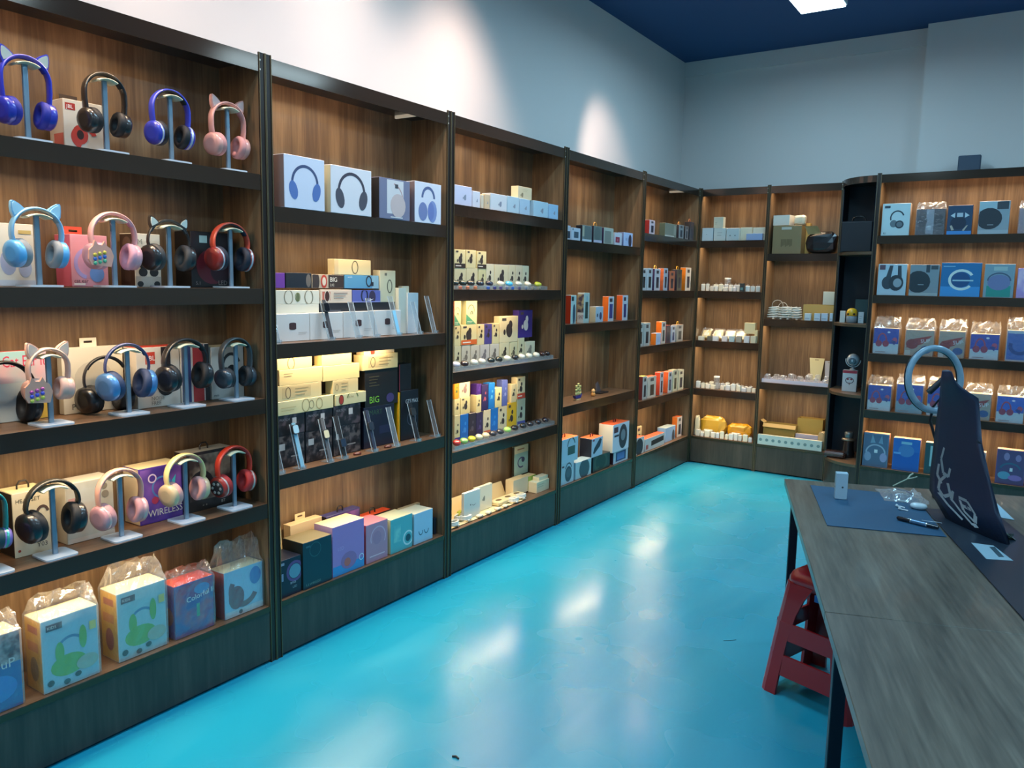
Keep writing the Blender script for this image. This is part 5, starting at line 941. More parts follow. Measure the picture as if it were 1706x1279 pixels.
bundle(BK, 1340, 1392, 386, .02, w1, '16181c', 'shiny black plastic bag slumped beside the brown cardboard box', 15, cat='bag', name='plastic_bag', dep=.14)
t = MB().add([(0, 0, 0), (.1, .0, .0), (.13, .01, -.06), (.03, 0, -.07), (0, .003, .0), (.1, .003, .0), (.13, .013, -.06), (.03, .003, -.07)], [(0, 1, 2, 3), (7, 6, 5, 4), (0, 4, 5, 1), (1, 5, 6, 2), (2, 6, 7, 3), (3, 7, 4, 0)], mat('8c7448', .8)).obj('cardboard_flap', None, BK.P(BK.u(1341, .015, 2.1), .01, BK.z(377, .86, .015)))
tag(t, 'torn brown cardboard flap over the black plastic bag', 'cardboard')
for i, (px, d) in enumerate([(1288, .02), (1300, .03), (1312, .02), (1327, .03), (1290, .09), (1306, .1), (1320, .1)]):
    coil(BK, BK.u(px, d, w2), d, w2, 'white coiled cable in the heap on the second shelf of the carton bay', 'd8d4c8', 'heap of white coiled cables', r=.032, seed=i + 20, th=.006, turns=5, tall=2.2)
for i, (px, rr) in enumerate([(1294, .045), (1302, .035)]):
    u = BK.u(px, .12, w2); m = MB(); m.sweep([(rr * math.cos(q * PI / 12), 0, .07 + rr + rr * math.sin(q * PI / 12)) for q in range(-5, 20)] , .002, .002, mat('d8d4c8', .4), 6)
    tag(m.obj('looped_cable', None, BK.P(u, .12 + .02 * i, w2), (0, 0, .3)), 'thin white cable loop standing above the cable heap, %s one' % ['left', 'right'][i], 'cable')
for i, (x0, x1) in enumerate([(1340, 1351), (1356, 1366.5), (1368, 1379), (1382, 1389)]):
    bb(w2, x0, x1, 522, ['dcdcd8', 'd8d8dc', 'd4d4e0', 'd0d4dc'][i], 'small white adapter box before the open carton, %s from the left' % ['first', 'second', 'third', 'fourth'][i], d=.01, t=.04, art=[('r', .1, .2, .8, .35, 'b0b0b8')])
carton(BK, 1337, 1391, 508, .07, .13, w2, 'c8a058', 'low open brown carton behind the small adapter boxes', flaps=False, inside='d8b060')
bb(w2, 1371, 1390, 486, 'b8c4b8', 'flat pale green box lying on the open carton', yb=508, d=.13, t=.07)
t = empty('display_tray', BK.P(.88, .02, w3), 0, 'white tray crowded with clear baggies, third shelf of the carton bay', 'tray')
xa, xb = max(.622, BK.u(1267, .02, w3)), min(1.168, BK.u(1381, .02, w3)); wt_ = (xb - xa) / 2; t.location.x = (xa + xb) / 2
MB().box(-wt_, wt_, 0, .16, 0, .004, mat('d8d0dc', .3)).obj('tray_floor', t)
for a in ((-wt_, wt_, 0, .003), (-wt_, wt_, .157, .16), (-wt_, -wt_ + .003, .003, .157), (wt_ - .003, wt_, .003, .157)): MB().box(*a, .004, .03, mat('dcd4e0', .3)).obj('tray_wall', t)
for i in range(16):
    R = random.Random(90 + i); x = t.location.x - wt_ + .03 + (wt_ * 2 - .06) * (i % 8) / 7; y = .032 + .062 * (i // 8)
    q = MB(); q.bbox(-.022, .022, 0, .04, 0, R.uniform(.045, .085), M_BAGGIE, .008); o = q.obj('small_baggie', None, BK.P(x, y, w3 + .0055), (0, 0, R.uniform(-.3, .3))); tag(o, 'small clear baggie in the crowded white tray, %s row, %s from left' % (('front', 'back')[i // 8], ['first', 'second', 'third', 'fourth', 'fifth', 'sixth', 'seventh', 'eighth'][i % 8]), 'baggie', 'clear baggies in the white tray')
    MB().bbox(-.01, .01, .01, .03, .002, .02, mat('e0d8c8', .4), .002).obj('adapter', o)
def tube(F, x0, x1, yt, d, z, c, label):
    u = (F.u(x0, d, z) + F.u(x1, d, z)) / 2; w = (F.u(x1, d, z) - F.u(x0, d, z)) / 2; h = F.z(yt, u, d) - z
    m = MB(); m.add([(-w * .6, .01, 0), (w * .6, .01, 0), (w * .6, .04, 0), (-w * .6, .04, 0), (-w, .022, h), (w, .022, h), (w, .028, h), (-w, .028, h)], [(0, 3, 2, 1), (4, 5, 6, 7), (0, 1, 5, 4), (1, 2, 6, 5), (2, 3, 7, 6), (3, 0, 4, 7)], mat(c, .3, 0, .3)); o = m.obj('pouch', None, F.P(u, d, z)); tag(o, label, 'pouch')
    MB().box(-w * .25, w * .25, .0205, .0215, h * .92, h * .95, mat('8c8468', .5)).obj('hang_slot', o)
tube(BK, 1345, 1370, 597, .185, w3, 'd8d0a0', 'cream pouch with a hanging slot behind the crowded tray')
tube(BK, 1371, 1384, 602, .185, w3, 'b4b8c0', 'grey translucent pouch at the right behind the crowded tray')
bb(w4, 1257, 1369, 729, 'b8ccc8', 'long white strip box with round prints along the carton bay bottom edge', d=.005, t=.035, art=[('e', .05 + .1 * i, .5, .025, .025, '6c8c90') for i in range(10)], top='dcd8c0')
carton(BK, 1270, 1324, 707, .06, .10, w4, '8c7434', 'open brown carton with bent flaps, left one on the bottom shelf', True)
carton(BK, 1326, 1368, 698, .12, .10, w4, '9c8440', 'tall open brown carton, right one on the bottom shelf', False)
bb(w4, 1323, 1362, 724, 'b0a8b8', 'lilac grey box before the tall open carton', d=.06, t=.04, top='c8b090')
bundle(BK, 1363, 1376, 720, .05, w4, 'b89c70', 'beige crumpled paper bag at the right end of the carton bay bottom shelf', 31, cat='bag', name='paper_bag', dep=.06)

# rounded end shelves
FCU_ = FCU = Frame((0, 6.62, 0), (1, 0, 0), (0, 1, 0), 0)
t = empty('suitcase', FCU.P(1.345, .02, w1), 0, 'dark boxy case with a black top handle on the rounded shelves', 'case')
MB().bbox(-.115, .115, 0, .17, 0, .235, mat('10151d', .5), .008).obj('body', t)
MB().sweep([(-.05, .085, .235), (-.045, .085, .262), (-.02, .085, .278), (.02, .085, .278), (.045, .085, .262), (.05, .085, .235)], .006, .01, mat('0c0c0e', .4), 8).obj('handle', t)
MB().box(-.08, .08, .07, .1, .235, .239, mat('8c8c90', .3, .7)).obj('handle_plate', t)
c2 = Frame((0, 6.68, 0), (1, 0, 0), (0, 1, 0), 0); FCU_ = c2
def cb(z, x0, x1, yt, c, label, d=.0, t=.05, yb=None, **k): return box(c2, z, d, x0, x1, yt, t, c, k.pop('art', None), label, yb=yb, **k)
cb(w2, 1424, 1447, 499, '2c5054', 'dark teal box behind the yellow toy on the rounded shelves', d=.12, t=.05)
cb(w2, 1399, 1408, 518, 'd0d4cc', 'small white box left of the yellow toy on the rounded shelves', d=.06, t=.03)
cb(w2, 1429.5, 1439, 520, 'c8d4d8', 'small white box right of the yellow toy on the rounded shelves', d=.03, t=.03, art=LINES(.2, .6, 3, .5, '98a8ac', .2, .04))
u = c2.u(1418, .04, w2); t = empty('toy_jar', c2.P(u, .0, w2), 0, 'round toy with a yellow dome head and grey base on the rounded shelves', 'toy')
T0 = Matrix.Translation((0, .045, 0))
MB().lathe([(.036, 0), (.04, .004), (.04, .05), (.037, .054)], mat('8c98a0', .4), 20, T0).obj('base', t)
MB().lathe([(.037, .054), (.041, .06), (.04, .09), (.03, .108), (.012, .116), (.001, .117)], mat('e0ac20', .35, 0, .3), 20, T0).obj('dome', t)
for sx in (-1, 1): MB().lathe([(.009, 0), (.007, .004)], mat('3c2c20', .4), 10, T0 @ TR((sx * .022, -.034, .07), (sx * .4, -1, 0))).obj('eye', t)
cb(w3, 1403, 1427.5, 617, 'c4ccd0', 'white box with a red top band and a face print on the rounded shelves', d=.02, t=.05, art=[('r', 0, .86, 1, 1, 'a83444'), ('a', .5, .52, .3, .24, .06, 0, 360, '5c5c68'), ('e', .38, .58, .08, .07, '8c3c48'), ('e', .62, .58, .08, .07, '8c3c48'), ('p', [(.4, .42), (.6, .42), (.5, .3)], '7c6c70')])
hz = c2.z(616, c2.u(1415, .02, w3), .02); u = c2.u(1420, .045, w3 + .15)
t = empty('table_camera', c2.P(u, .0, hz + .001), 0, 'pale blue globe shaped camera in a ring stand, on the white red topped box', 'camera')
MB().lathe([(.022, 0), (.022, .004), (.006, .01), (.006, .02)], mat('b0bcc4', .35), 16, T0).obj('foot', t)
MB().sweep([(.055 * math.cos(math.radians(a)), .045, .075 + .055 * math.sin(math.radians(a))) for a in range(170, 371, 12)], .004, .006, mat('b8c4cc', .35), 6).obj('ring_bracket', t)
MB().lathe([(.048 * math.cos(PI / 2 * k / 6), .048 * math.sin(PI / 2 * k / 6)) for k in range(-6, 7)], mat('a8b8c4', .3, 0, .3), 20, T0 @ Matrix.Translation((0, 0, .078)), cap=False).obj('globe', t)
MB().lathe([(.03, .0), (.026, .008), (.012, .010), (.001, .010)], mat('5c6c78', .2), 16, T0 @ TR((0, -.036, .07), (0, -1, -.1))).obj('lens_face', t)
t = empty('clutch_bag', c2.P(1.29, -.02, w4), 0, 'dark brown shiny clutch bag lying on the lowest rounded shelf', 'bag')
MB().bbox(-.085, .085, 0, .10, 0, .05, mat('3c2824', .25, 0, .6), .014).obj('body', t)
MB().box(-.075, .075, -.001, .003, .03, .033, mat('9c7c6c', .3, .8)).obj('zip', t)
t = empty('grinder', c2.P(c2.u(1412, .12, w4), .12, w4), 0, 'black round gadget with a metal cap standing behind the clutch bag', 'gadget')
MB().lathe([(.05, 0), (.052, .03), (.042, .06), (.04, .12), (.036, .135)], mat('16181c', .25, 0, .4), 20).obj('body', t)
MB().lathe([(.05, .135), (.056, .14), (.05, .152), (.03, .156)], mat('8c8478', .3, .7), 20).obj('collar', t)
MB().lathe([(.03, .156), (.034, .175), (.036, .20), (.028, .207), (.001, .208)], mat('7c8488', .25, .6), 20).obj('cap', t)

# ============================================================ forward bay at the right
def rb(z, x0, x1, yt, c, art, label, d=.03, t=.07, **k): return box(FR, z, d, x0, x1, yt, t, c, art, label, **k)
rb(z1, 1469, 1516, 339, 'b0c8cc', HPB(.55, .5, .26, '2c3a44', '5c6c74') + [('r', .08, .86, .28, .93, '2c3c48'), ('t', .08, .05, .05, 'B2', '3c4c54')], 'white box with grey headphones, first on the top shelf of the forward bay', side='b8a090')
rb(z1, 1526, 1574, 348, '4c4c54', [('r', .35, .05, .62, .98, '8c94a0'), ('e', .48, .28, .08, .09, 'b0b8c0'), ('e', .22, .55, .17, .25, '3c3a42'), ('e', .8, .55, .17, .25, '34343c')], 'bagged dark box with a grey stripe, top shelf of the forward bay', bag=.05, seed=51)
rb(z1, 1578, 1620, 342, '24405c', [('r', 0, 0, 1, .12, '3c84c8'), ('e', .45, .4, .32, .3, '1c2c40'), ('p', [(.12, .65), (.3, .75), (.3, .57)], 'b8c8d0'), ('r', .38, .6, .62, .74, 'a8b8c4'), ('p', [(.88, .65), (.7, .75), (.7, .57)], 'b8c8d0'), ('p', [(.12, .3), (.2, .32), (.3, .16), (.2, .14)], 'a8a498'), ('p', [(.85, .32), (.78, .3), (.62, .14), (.7, .12)], 'a8a498')], 'blue box with a mask shaped headset picture, top shelf of the forward bay', side='a07868')
rb(z1, 1630, 1682, 335, '8c9ca4', [('r', 0, .72, .6, 1, '9cb8c0'), ('e', .35, .47, .42, .4, '2c343c'), ('r', .58, .75, .95, .98, '3a444c'), ('r', .3, .27, .5, .29, 'a8b0b4'), ('r', 0, 0, 1, .12, '9cacb4')], 'grey box with a big black ear cup picture, top shelf of the forward bay', side='a07868')
rb(z1, 1697, 1745, 346, '9c8c94', [('e', .5, .5, .3, .35, '4c4450')], 'bagged grey box cut off by the right picture edge, top shelf', bag=.05, seed=52)
rb(z2, 1462, 1510, 440, 'a8c0cc', [('p', [(.25, .45), (.4, .95), (.52, .95), (.45, .5)], '34424c'), ('p', [(.85, .45), (.8, .95), (.68, .95), (.7, .5)], '34424c'), ('e', .35, .4, .2, .25, '34424c'), ('e', .65, .4, .26, .3, '2c3840'), ('e', .7, .4, .15, .17, '8c9ca4'), ('r', .05, .82, .25, .97, '5c4858')], 'white box with grey headphones under a dark label, second shelf of the forward bay', side='b89c88')
rb(z2, 1515, 1564, 441, '7c8c94', [('e', .3, .45, .42, .42, '26343c'), ('r', .55, .75, .68, 1, '34424c'), ('r', .72, .85, .95, .97, '3c4850'), ('r', .3, .35, .5, .37, '9ca8ac'), ('r', 0, 0, 1, .1, '94a4a8')], 'grey green box with a big black ear cup picture, second shelf of the forward bay', side='b09080')
rb(z2, 1567, 1634, 438, '1f6ca0', [('r', 0, 0, 1, .3, '3c8cc8'), ('e', .5, .5, .24, .22, '1c4c7c'), ('a', .52, .5, .33, .3, .07, 30, 320, 'c8d8d4'), ('r', .3, .46, .82, .5, '9cc0cc'), ('r', .05, .88, .35, .91, '7cb0d0')], 'broad blue box with a large pale ring emblem, second shelf of the forward bay', side='2c5c84')
rb(z2, 1639, 1690, 440, '7c98a4', [('r', .1, .02, .9, .35, '2c8c84'), ('e', .5, .45, .38, .3, '6c78a0'), ('a', .5, .5, .4, .32, .05, 0, 180, '4c5c74'), ('r', .3, .8, .75, .92, '9cb4b4')], 'grey green box with lilac headphones picture, second shelf of the forward bay', side='a07080')
rb(z2, 1694, 1742, 447, 'a88cc0', [('r', .03, .03, .97, .97, ('a890c8', 'd0b8d0', 12.))], 'lilac speckled box cut off by the right picture edge, second shelf')
def kid(a='3848a8', w='c0c8d0'):
    return [('r', 0, 0, 1, .4, w), ('r', 0, .4, 1, 1, a), ('a', .35, .5, .2, .35, .06, 0, 180, 'a83858'), ('e', .22, .4, .13, .14, '9c2c4c'), ('e', .5, .4, .13, .14, '9c2c4c'), ('e', .85, .55, .1, .12, 'b84c6c'), ('p', [(.68, .5), (.85, .35), (.9, .5), (.75, .55)], '3c3c84'), ('e', .6, .85, .06, .04, 'd8dce8'), ('r', .1, .06, .5, .09, '9c8c90')]
SUP = [('r', 0, 0, 1, 1, 'a8988c'), ('p', [(.05, .3), (.6, .45), (.95, .8), (.5, .7), (.1, .6)], '9c3434'), ('e', .25, .45, .22, .2, '8c2c30'), ('t', .55, .5, .14, 'SUP', 'dcdce4', .12), ('e', .75, .25, .2, .16, '3c548c'), ('r', 0, 0, .2, .2, 'b8b4b0')]
for (x0, x1, yt, a, lb) in [(1455, 1497, 547, kid(), 'blue and white bagged box with red headphones, first on the third shelf'), (1508, 1555, 550, SUP, 'bagged box with dark red figure and SUP lettering, second on the third shelf'), (1564, 1607, 552, SUP, 'bagged box with dark red figure and SUP lettering, third on the third shelf'), (1616, 1664, 557, kid(), 'blue and white bagged box with red headphones, fourth on the third shelf'), (1676, 1722, 551, [('r', .03, .05, .97, .95, '4c68b0'), ('a', .5, .5, .42, .4, .15, 160, 350, '2c4484'), ('r', .05, .9, .95, .97, 'a8b8c8')], 'plain blue bagged box cut off by the right picture edge, third shelf')]:
    rb(z3, x0, x1, yt, 'b4b4bc', a, lb, d=.03, t=.10, bag=.085, seed=int(x0), top='e0cfa8', side='a08478')
for (x0, x1, yt, a, lb) in [(1441, 1484, 642, kid(), 'blue and white bagged box with red headphones, first on the fourth shelf'), (1493, 1537, 641, kid('3c54b0', '8c9ca8'), 'darker blue bagged box, second on the fourth shelf, inside the ring lamp'), (1545, 1590, 645, kid(), 'bagged blue box partly hidden by the dark bag, fourth shelf'), (1607, 1650, 656, SUP, 'bagged box with SUP lettering right of the dark bag, fourth shelf'), (1660, 1706, 661, kid('3c60c0'), 'blue and white bagged box at the right picture edge, fourth shelf')]:
    rb(z4, x0, x1, yt, 'b4b4bc', a, lb, d=.03, t=.10, bag=.07, seed=int(x0), top='e0cfa8', side='a08478')
rb(z5, 1437, 1480, 722, '5c7490', [('r', .05, .03, .95, .96, '4c6480'), ('a', .5, .42, .4, .38, .06, 0, 180, '8ca4b8'), ('e', .2, .3, .14, .2, '7c94b0'), ('e', .82, .3, .14, .2, '8c94b8'), ('p', [(.28, .7), (.35, .97), (.48, .72)], '6c90a8'), ('p', [(.6, .72), (.72, .97), (.78, .7)], '6c90a8'), ('r', .45, .42, .58, .52, 'c0d0d8')], 'blue grey box with cat ear headphones in a window, first on the bottom shelf', side='c07c60', top='e8b088')
rb(z5, 1487, 1532, 731, '2c64b0', [('r', .04, .04, .96, .6, '2058a8'), ('e', .5, .62, .3, .26, '4478b0'), ('r', .3, .82, .7, .9, '7cb0c8'), ('r', .04, .5, .3, .56, '5c98d0')], 'bright blue box, second on the bottom shelf of the forward bay', side='b8908c', top='e8b088')
rb(z5, 1540, 1584, 739, '284a50', [('r', .2, .25, .98, .9, '90b4b8'), ('p', [(.45, .8), (.85, .4), (.98, .55), (.98, .3), (.7, .35)], '2c3440')], 'dark green box with a pale picture, partly behind the dark bag', top='e8c8a8')
rb(z5, 1600, 1641, 752, 'b09894', None, 'pale box mostly hidden right behind the dark bag, bottom shelf', top='e8c0a0')
rb(z5, 1659, 1708, 750, '5c4c78', [('r', .04, .03, .96, .97, '54486c'), ('e', .35, .8, .1, .16, '8c7ca0'), ('e', .75, .78, .1, .14, '8478a0'), ('a', .5, .42, .38, .3, .07, 10, 170, '3c6078'), ('e', .3, .25, .22, .16, '5c90a8'), ('e', .68, .2, .24, .12, '8c6ca8'), ('r', .48, .38, .58, .48, 'd0d4d8')], 'violet box with blue and purple headphones at the right picture edge, bottom shelf', side='a08090', top='e8b090')

# little dark box on top of the forward bay
t = empty('wall_box', (2.04, 6.98, 2.445), 0, 'small dark grey square box standing above the forward bay', 'box')
MB().bbox(-.075, .075, 0, .05, 0, .17, mat('3c4a5c', .5), .006).obj('body', t)

# ============================================================ desk
DA = math.atan2(-.949, .316)
DX = Vector((.3163, -.9487, 0)); DN = Vector((.9487, .3163, 0)); P0 = Vector((1.677, 3.582, 0))
def DP(a, b, z): return P0 + DX * a + DN * b + Vector((0, 0, z))   # a runs towards the camera, b across
RZ = math.atan2(DX.y, DX.x)                                       # local x = along, local y = across (left-handed fix below)
def dloc(pt): return pt
M_DESK = wood('desk_oak', '4c453c', '655c50', '7a7163', .32, (.9, 12, 12), .15)
desk = empty('desk', DP(0, 0, 0), RZ, 'grey brown wooden desk with dark metal legs at the right, nearest the camera', 'desk')
# local frame: +x along DX, +y = left of it = -DN*-1
sg = 1 if (Matrix.Rotation(RZ, 3, 'Z') @ Vector((0, 1, 0))).dot(DN) > 0 else -1
def yb_(a, b): return (min(sg * a, sg * b), max(sg * a, sg * b))
y0, y1 = yb_(0, .497)
MB().bbox(0, 1.52, y0, y1, .722, .75, M_DESK, .0015).obj('desktop', desk)
MB().bbox(1.523, 3.0, y0, y1, .722, .75, M_DESK, .0015).obj('desktop', desk)
m_leg = mat('101a28', .4, .3)
for a in (.03, 1.5, 2.94):
    for b in (.03, .44):
        y2, y3 = yb_(b, b + .035); MB().bbox(a, a + .035, y2, y3, 0, .722, m_leg, .002).obj('leg', desk)
y2, y3 = yb_(.03, .06); MB().box(.065, 2.94, y2, y3, .68, .715, m_leg).obj('rail', desk)
desk2 = empty('desk', DP(0, 0, 0), RZ, 'second brown wooden desk joined behind the near one, under the dark bag', 'desk')
y0, y1 = yb_(.499, 1.15)
MB().bbox(-.03, 3.0, y0, y1, .72, .746, M_DESK, .0015).obj('desktop', desk2)
for a in (.03, 2.94):
    y2, y3 = yb_(1.08, 1.115); MB().bbox(a, a + .035, y2, y3, 0, .72, m_leg, .002).obj('leg', desk2)
def dthing(mb, name, label, cat, z=0.): o = mb.obj(name, None, DP(0, 0, z), (0, 0, RZ)); return tag(o, label, cat)
y0, y1 = yb_(.502, .76)
dthing(MB().bbox(.32, 3.0, y0, y1, .7462, .7492, mat('1c2834', .3, 0, .2), .001), 'desk_mat', 'glossy black sheet lying along the second desk under the dark bag', 'desk mat')
def on_desk(px, py, z=.75):
    d = (r_ * ((px - 853) / FPX) + u_ * (-(py - 639.5) / FPX) + f_); t = (z - CAMC[2]) / d.z; return Vector(CAMC) + d * t
def flat(pts_px, th, z, c, name, label, cat, rough=.5):
    P = [on_desk(x, y, z + th) for x, y in pts_px]; c0 = sum(P, Vector()) / len(P); pts = [(p.x - c0.x, p.y - c0.y) for p in P]
    ar = sum(pts[i][0] * pts[(i + 1) % len(pts)][1] - pts[(i + 1) % len(pts)][0] * pts[i][1] for i in range(len(pts)))
    if ar < 0: pts = pts[::-1]
    return tag(MB().slab(pts, 0, th, mat(c, rough)).obj(name, None, (c0.x, c0.y, z)), label, cat)
ma = [DP(0.03, .115, 0), DP(.03, .505, 0), DP(.68, .495, 0), DP(.68, .105, 0)]
mo = MB().slab([(p.x - ma[0].x, p.y - ma[0].y) for p in ma], 0, .003, mat('22506e', .5))
mp_ = [(1350, 808), (1378, 875), (1577, 894), (1522, 826)]
flat(mp_, .002, .7502, '24506e', 'desk_mat', 'blue rectangular mat on the near desk under the white box', 'desk mat')
Z0 = .7524
# white upright box on the mat
p = on_desk(1404, 832, Z0); t = tag(MB().bbox(-.023, .023, -.017, .017, 0, .108, mat('b8ccd8', .4, 0, .1), .002).obj('product_box', None, (p.x - .012, p.y + .01, Z0 + .0002), (0, 0, math.radians(18))), 'upright white adapter box standing on the blue desk mat', 'box')
MB().lathe([(.004, 0), (.003, .0006)], mat('3c4850', .4), 10, TR((-.0232, 0, .048), (-1, 0, 0))).obj('side_print', t)
MB().lathe([(.004, 0), (.003, .0006)], mat('3c4850', .4), 10, TR((.004, -.0172, .05), (0, -1, 0))).obj('front_print', t)
# earbud case, cable, pen
p = on_desk(1530, 848, Z0); t = empty('earbud_case', (p.x, p.y, Z0), .1, 'white rounded earbud case lying on the blue desk mat', 'earbud case')
S = Matrix.Translation((0, 0, .012)) @ Matrix.Diagonal((.031, .022, .012, 1))
sp = lambda a: (max(0, math.cos(a)) ** .6, math.copysign(abs(math.sin(a)) ** .8, a))
MB().lathe([sp(PI / 2 * k / 5) for k in range(-5, 1)], mat('d0dce0', .2, 0, .6), 18, S, cap=False).obj('case_body', t)
MB().lathe([sp(PI / 2 * k / 5) for k in range(0, 6)], mat('d8e4e8', .2, 0, .6), 18, S, cap=False).obj('case_lid', t)
for k, (px, py) in enumerate([(1497, 845), (1502, 850)]):
    p = on_desk(px, py, Z0); o = MB().sweep([(0, 0, .003), (.012, -.002, .004), (.028, -.006, .003)], .0025, .003, mat('dce4e8', .25), 8, (0, 0, 1)).obj('earbud', None, (p.x - .005, p.y, Z0))
    tag(o, 'white earbud stem beside the rounded case, %s one' % ['upper', 'lower'][k], 'earbud')
    MB().lathe([(.002, -.005), (.006, -.002), (.0055, .003), (.001, .006)], mat('dce4e8', .25), 10, Matrix.Translation((-.002, 0, .006))).obj('bud', o)
a = on_desk(1494, 866, Z0); b = on_desk(1563, 883, Z0); d = (b - a); Ln = d.length; t = empty('marker_pen', (a.x, a.y, Z0), math.atan2(d.y, d.x), 'black marker pen with silver rings on the near edge of the blue mat', 'pen')
T = TR((0, 0, .0085), (1, 0, 0))
MB().lathe([(.004, 0), (.0075, .004), (.008, Ln * .34)], mat('0c1420', .25, 0, .5), 16, T).obj('cap', t)
MB().lathe([(.0086, Ln * .34), (.0086, Ln * .36)], mat('d0dce4', .2, .9), 16, T).obj('ring', t)
MB().lathe([(.008, Ln * .36), (.008, Ln * .72)], mat('5c7c98', .25, .4), 16, T).obj('barrel', t)
MB().lathe([(.0086, Ln * .72), (.0086, Ln * .74)], mat('d0dce4', .2, .9), 16, T).obj('ring', t)
MB().lathe([(.0078, Ln * .74), (.006, Ln)], mat('0c1420', .25, 0, .5), 16, T).obj('tail', t)
a = on_desk(1536, 868, Z0); m = MB(); m.sweep([(0, 0, .003), (.02, -.012, .006), (.045, -.015, .008), (.055, -.004, .006), (.064, .004, .003)], .0015, .0015, mat('a8b8c4', .3), 6, (0, 0, 1))
tag(m.obj('thin_cable', None, (a.x, a.y, Z0)), 'short curved wire piece above the marker pen', 'cable')
# crumpled clear bag with plug bits
a = on_desk(1503, 828, Z0); R = random.Random(5); m = MB(); nx, ny = 9, 7; vs = []
for lay in (0, 1):
    for j in range(ny + 1):
        for i in range(nx + 1):
            e = min(i, nx - i, 2) / 2 * min(j, ny - j, 2) / 2
            if lay == 0: vs.append((-.085 + .17 * i / nx + R.uniform(-.006, .006), -.1 + .2 * j / ny + R.uniform(-.006, .006), .0015))
            else: q = vs[j * (nx + 1) + i]; vs.append((q[0], q[1], .003 + e * R.uniform(.008, .03)))
N = (nx + 1) * (ny + 1); fs = []
for j in range(ny):
    for i in range(nx):
        q = [j * (nx + 1) + i, j * (nx + 1) + i + 1, (j + 1) * (nx + 1) + i + 1, (j + 1) * (nx + 1) + i]; fs += [tuple(q[::-1]), (q[0] + N, q[1] + N, q[2] + N), (q[0] + N, q[2] + N, q[3] + N)]
m.add(vs, fs, M_FILM); cbg = tag(m.obj('clear_plastic_bag', None, (a.x, a.y, Z0), (0, 0, .3)), 'crumpled clear plastic bag with wires on the blue mat', 'plastic bag')
MB().bbox(-.03, -.0, -.09, -.08, .003, .006, mat('b0c8cc', .4), .001).obj('paper_label', cbg)
MB().sweep([(-.05, .02, .012), (-.02, .05, .02), (.02, .04, .018), (.04, 0, .012), (.03, -.03, .01)], .002, .002, mat('34345c', .35), 6, (0, 0, 1)).obj('dark_cable', cbg)
a = on_desk(1500, 812, Z0); t = empty('earphone_cable', (a.x, a.y, Z0), .35, 'pale thin earphone cable with a forked end sticking up behind the clear bag', 'cable')
MB().sweep([(-.03, 0, .004), (0, .01, .02), (.03, .02, .035)], .0025, .0025, mat('a8b09c', .35), 6, (0, 0, 1)).obj('cable', t)
MB().sweep([(.03, .02, .035), (.042, .03, .05), (.055, .035, .058)], .004, .003, mat('b0b8a4', .35), 6, (0, 0, 1)).obj('cable_end', t)
MB().sweep([(.03, .02, .035), (.05, .012, .042), (.066, .01, .05)], .004, .003, mat('98a090', .35), 6, (0, 0, 1)).obj('cable_end', t)
# papers and card on the second desk
flat([(1652, 830), (1690, 866), (1660, 861), (1648, 845)], .001, .7465, 'a4c4d4', 'paper_sheet', 'pale blue paper sheet sticking out right behind the dark bag', 'paper')
o = flat([(1618, 904), (1655, 909), (1688, 934), (1643, 931)], .001, .7494, '8ca8b4', 'price_card', 'pale card with a dark oblong print before the foot of the dark bag', 'card')
c0 = o.location; P = [on_desk(x, y, .7506) for x, y in [(1648, 911), (1657, 911), (1673, 928), (1664, 928)]]; MB().slab([(q.x - c0.x, q.y - c0.y) for q in P][::-1], .0011, .0014, mat('24404c', .5)).obj('card_print', o)
a = on_desk(1678, 897, .75); t = empty('foil_scrap', (a.x, a.y, .7468), .4, 'crumpled silver foil scrap at the right foot of the dark bag', 'foil')
R = random.Random(3); m = MB(); vs = [(R.uniform(-.02, .03), R.uniform(-.02, .03), R.uniform(0, .022)) for _ in range(14)]; m.add(vs, [(i, (i + 3) % 14, (i + 7) % 14) for i in range(14)], mat('a8b4ac', .25, .8)); m.obj('crumple', t)

# tall dark bag (points projected on upright planes facing the desk)
def up_pt(px, py, depth):
    d = (r_ * ((px - 853) / FPX) + u_ * (-(py - 639.5) / FPX) + f_); return Vector(CAMC) + d * depth
BD = [  # (x, y, distance ahead of the camera) front outline, top to foot
    (1582, 617, 2.98), (1593, 636, 2.96), (1602, 645, 2.94), (1631, 664, 2.90), (1636, 740, 2.84), (1650, 800, 2.79), (1664, 853, 2.75), (1683, 906, 2.70)]
BL = [(1573, 620, 3.0), (1571, 640, 3.03), (1571, 662, 3.06), (1567, 700, 3.09), (1563, 745, 3.12), (1559, 790, 3.13), (1559, 822, 3.12), (1588, 874, 2.93)]
Fr = [up_pt(*q) for q in BD]; Lf = [up_pt(*q) for q in BL]
for q in Fr + Lf: pass
zf = .7494
def drop(p): return Vector((p.x, p.y, max(p.z, zf)))
ff = (f_ - Vector((0, 0, f_.z))).normalized()
R = random.Random(9); m = MB(); nl = 7; cols = 7; vs = []
M_BAG = mat('0f2440', .5)
rows_f = []
for j in range(8):
    a, b = Lf[j], Fr[j]; row = []
    for i in range(cols):
        k = i / (cols - 1); pnt = a.lerp(b, k) - ff * ((.03 + .075 * max(0, j - 4) / 3) * math.sin(PI * k)) + ff * R.uniform(-.004, .004); row.append(drop(pnt))
    for i in range(cols):
        k = 1 - i / (cols - 1); pnt = a.lerp(b, k) + ff * ((.03 + .09 * j / 7) * math.sin(PI * (.15 + .7 * k))) ; row.append(drop(pnt))
    rows_f.append(row)
n = 2 * cols
for row in rows_f: vs += row
c0 = Vector((sum(v.x for v in rows_f[-1]) / n, sum(v.y for v in rows_f[-1]) / n, zf)); vs = [v - c0 for v in vs]
fs = [(j * n + i, (j + 1) * n + i, (j + 1) * n + (i + 1) % n, j * n + (i + 1) % n) for j in range(7) for i in range(n)]
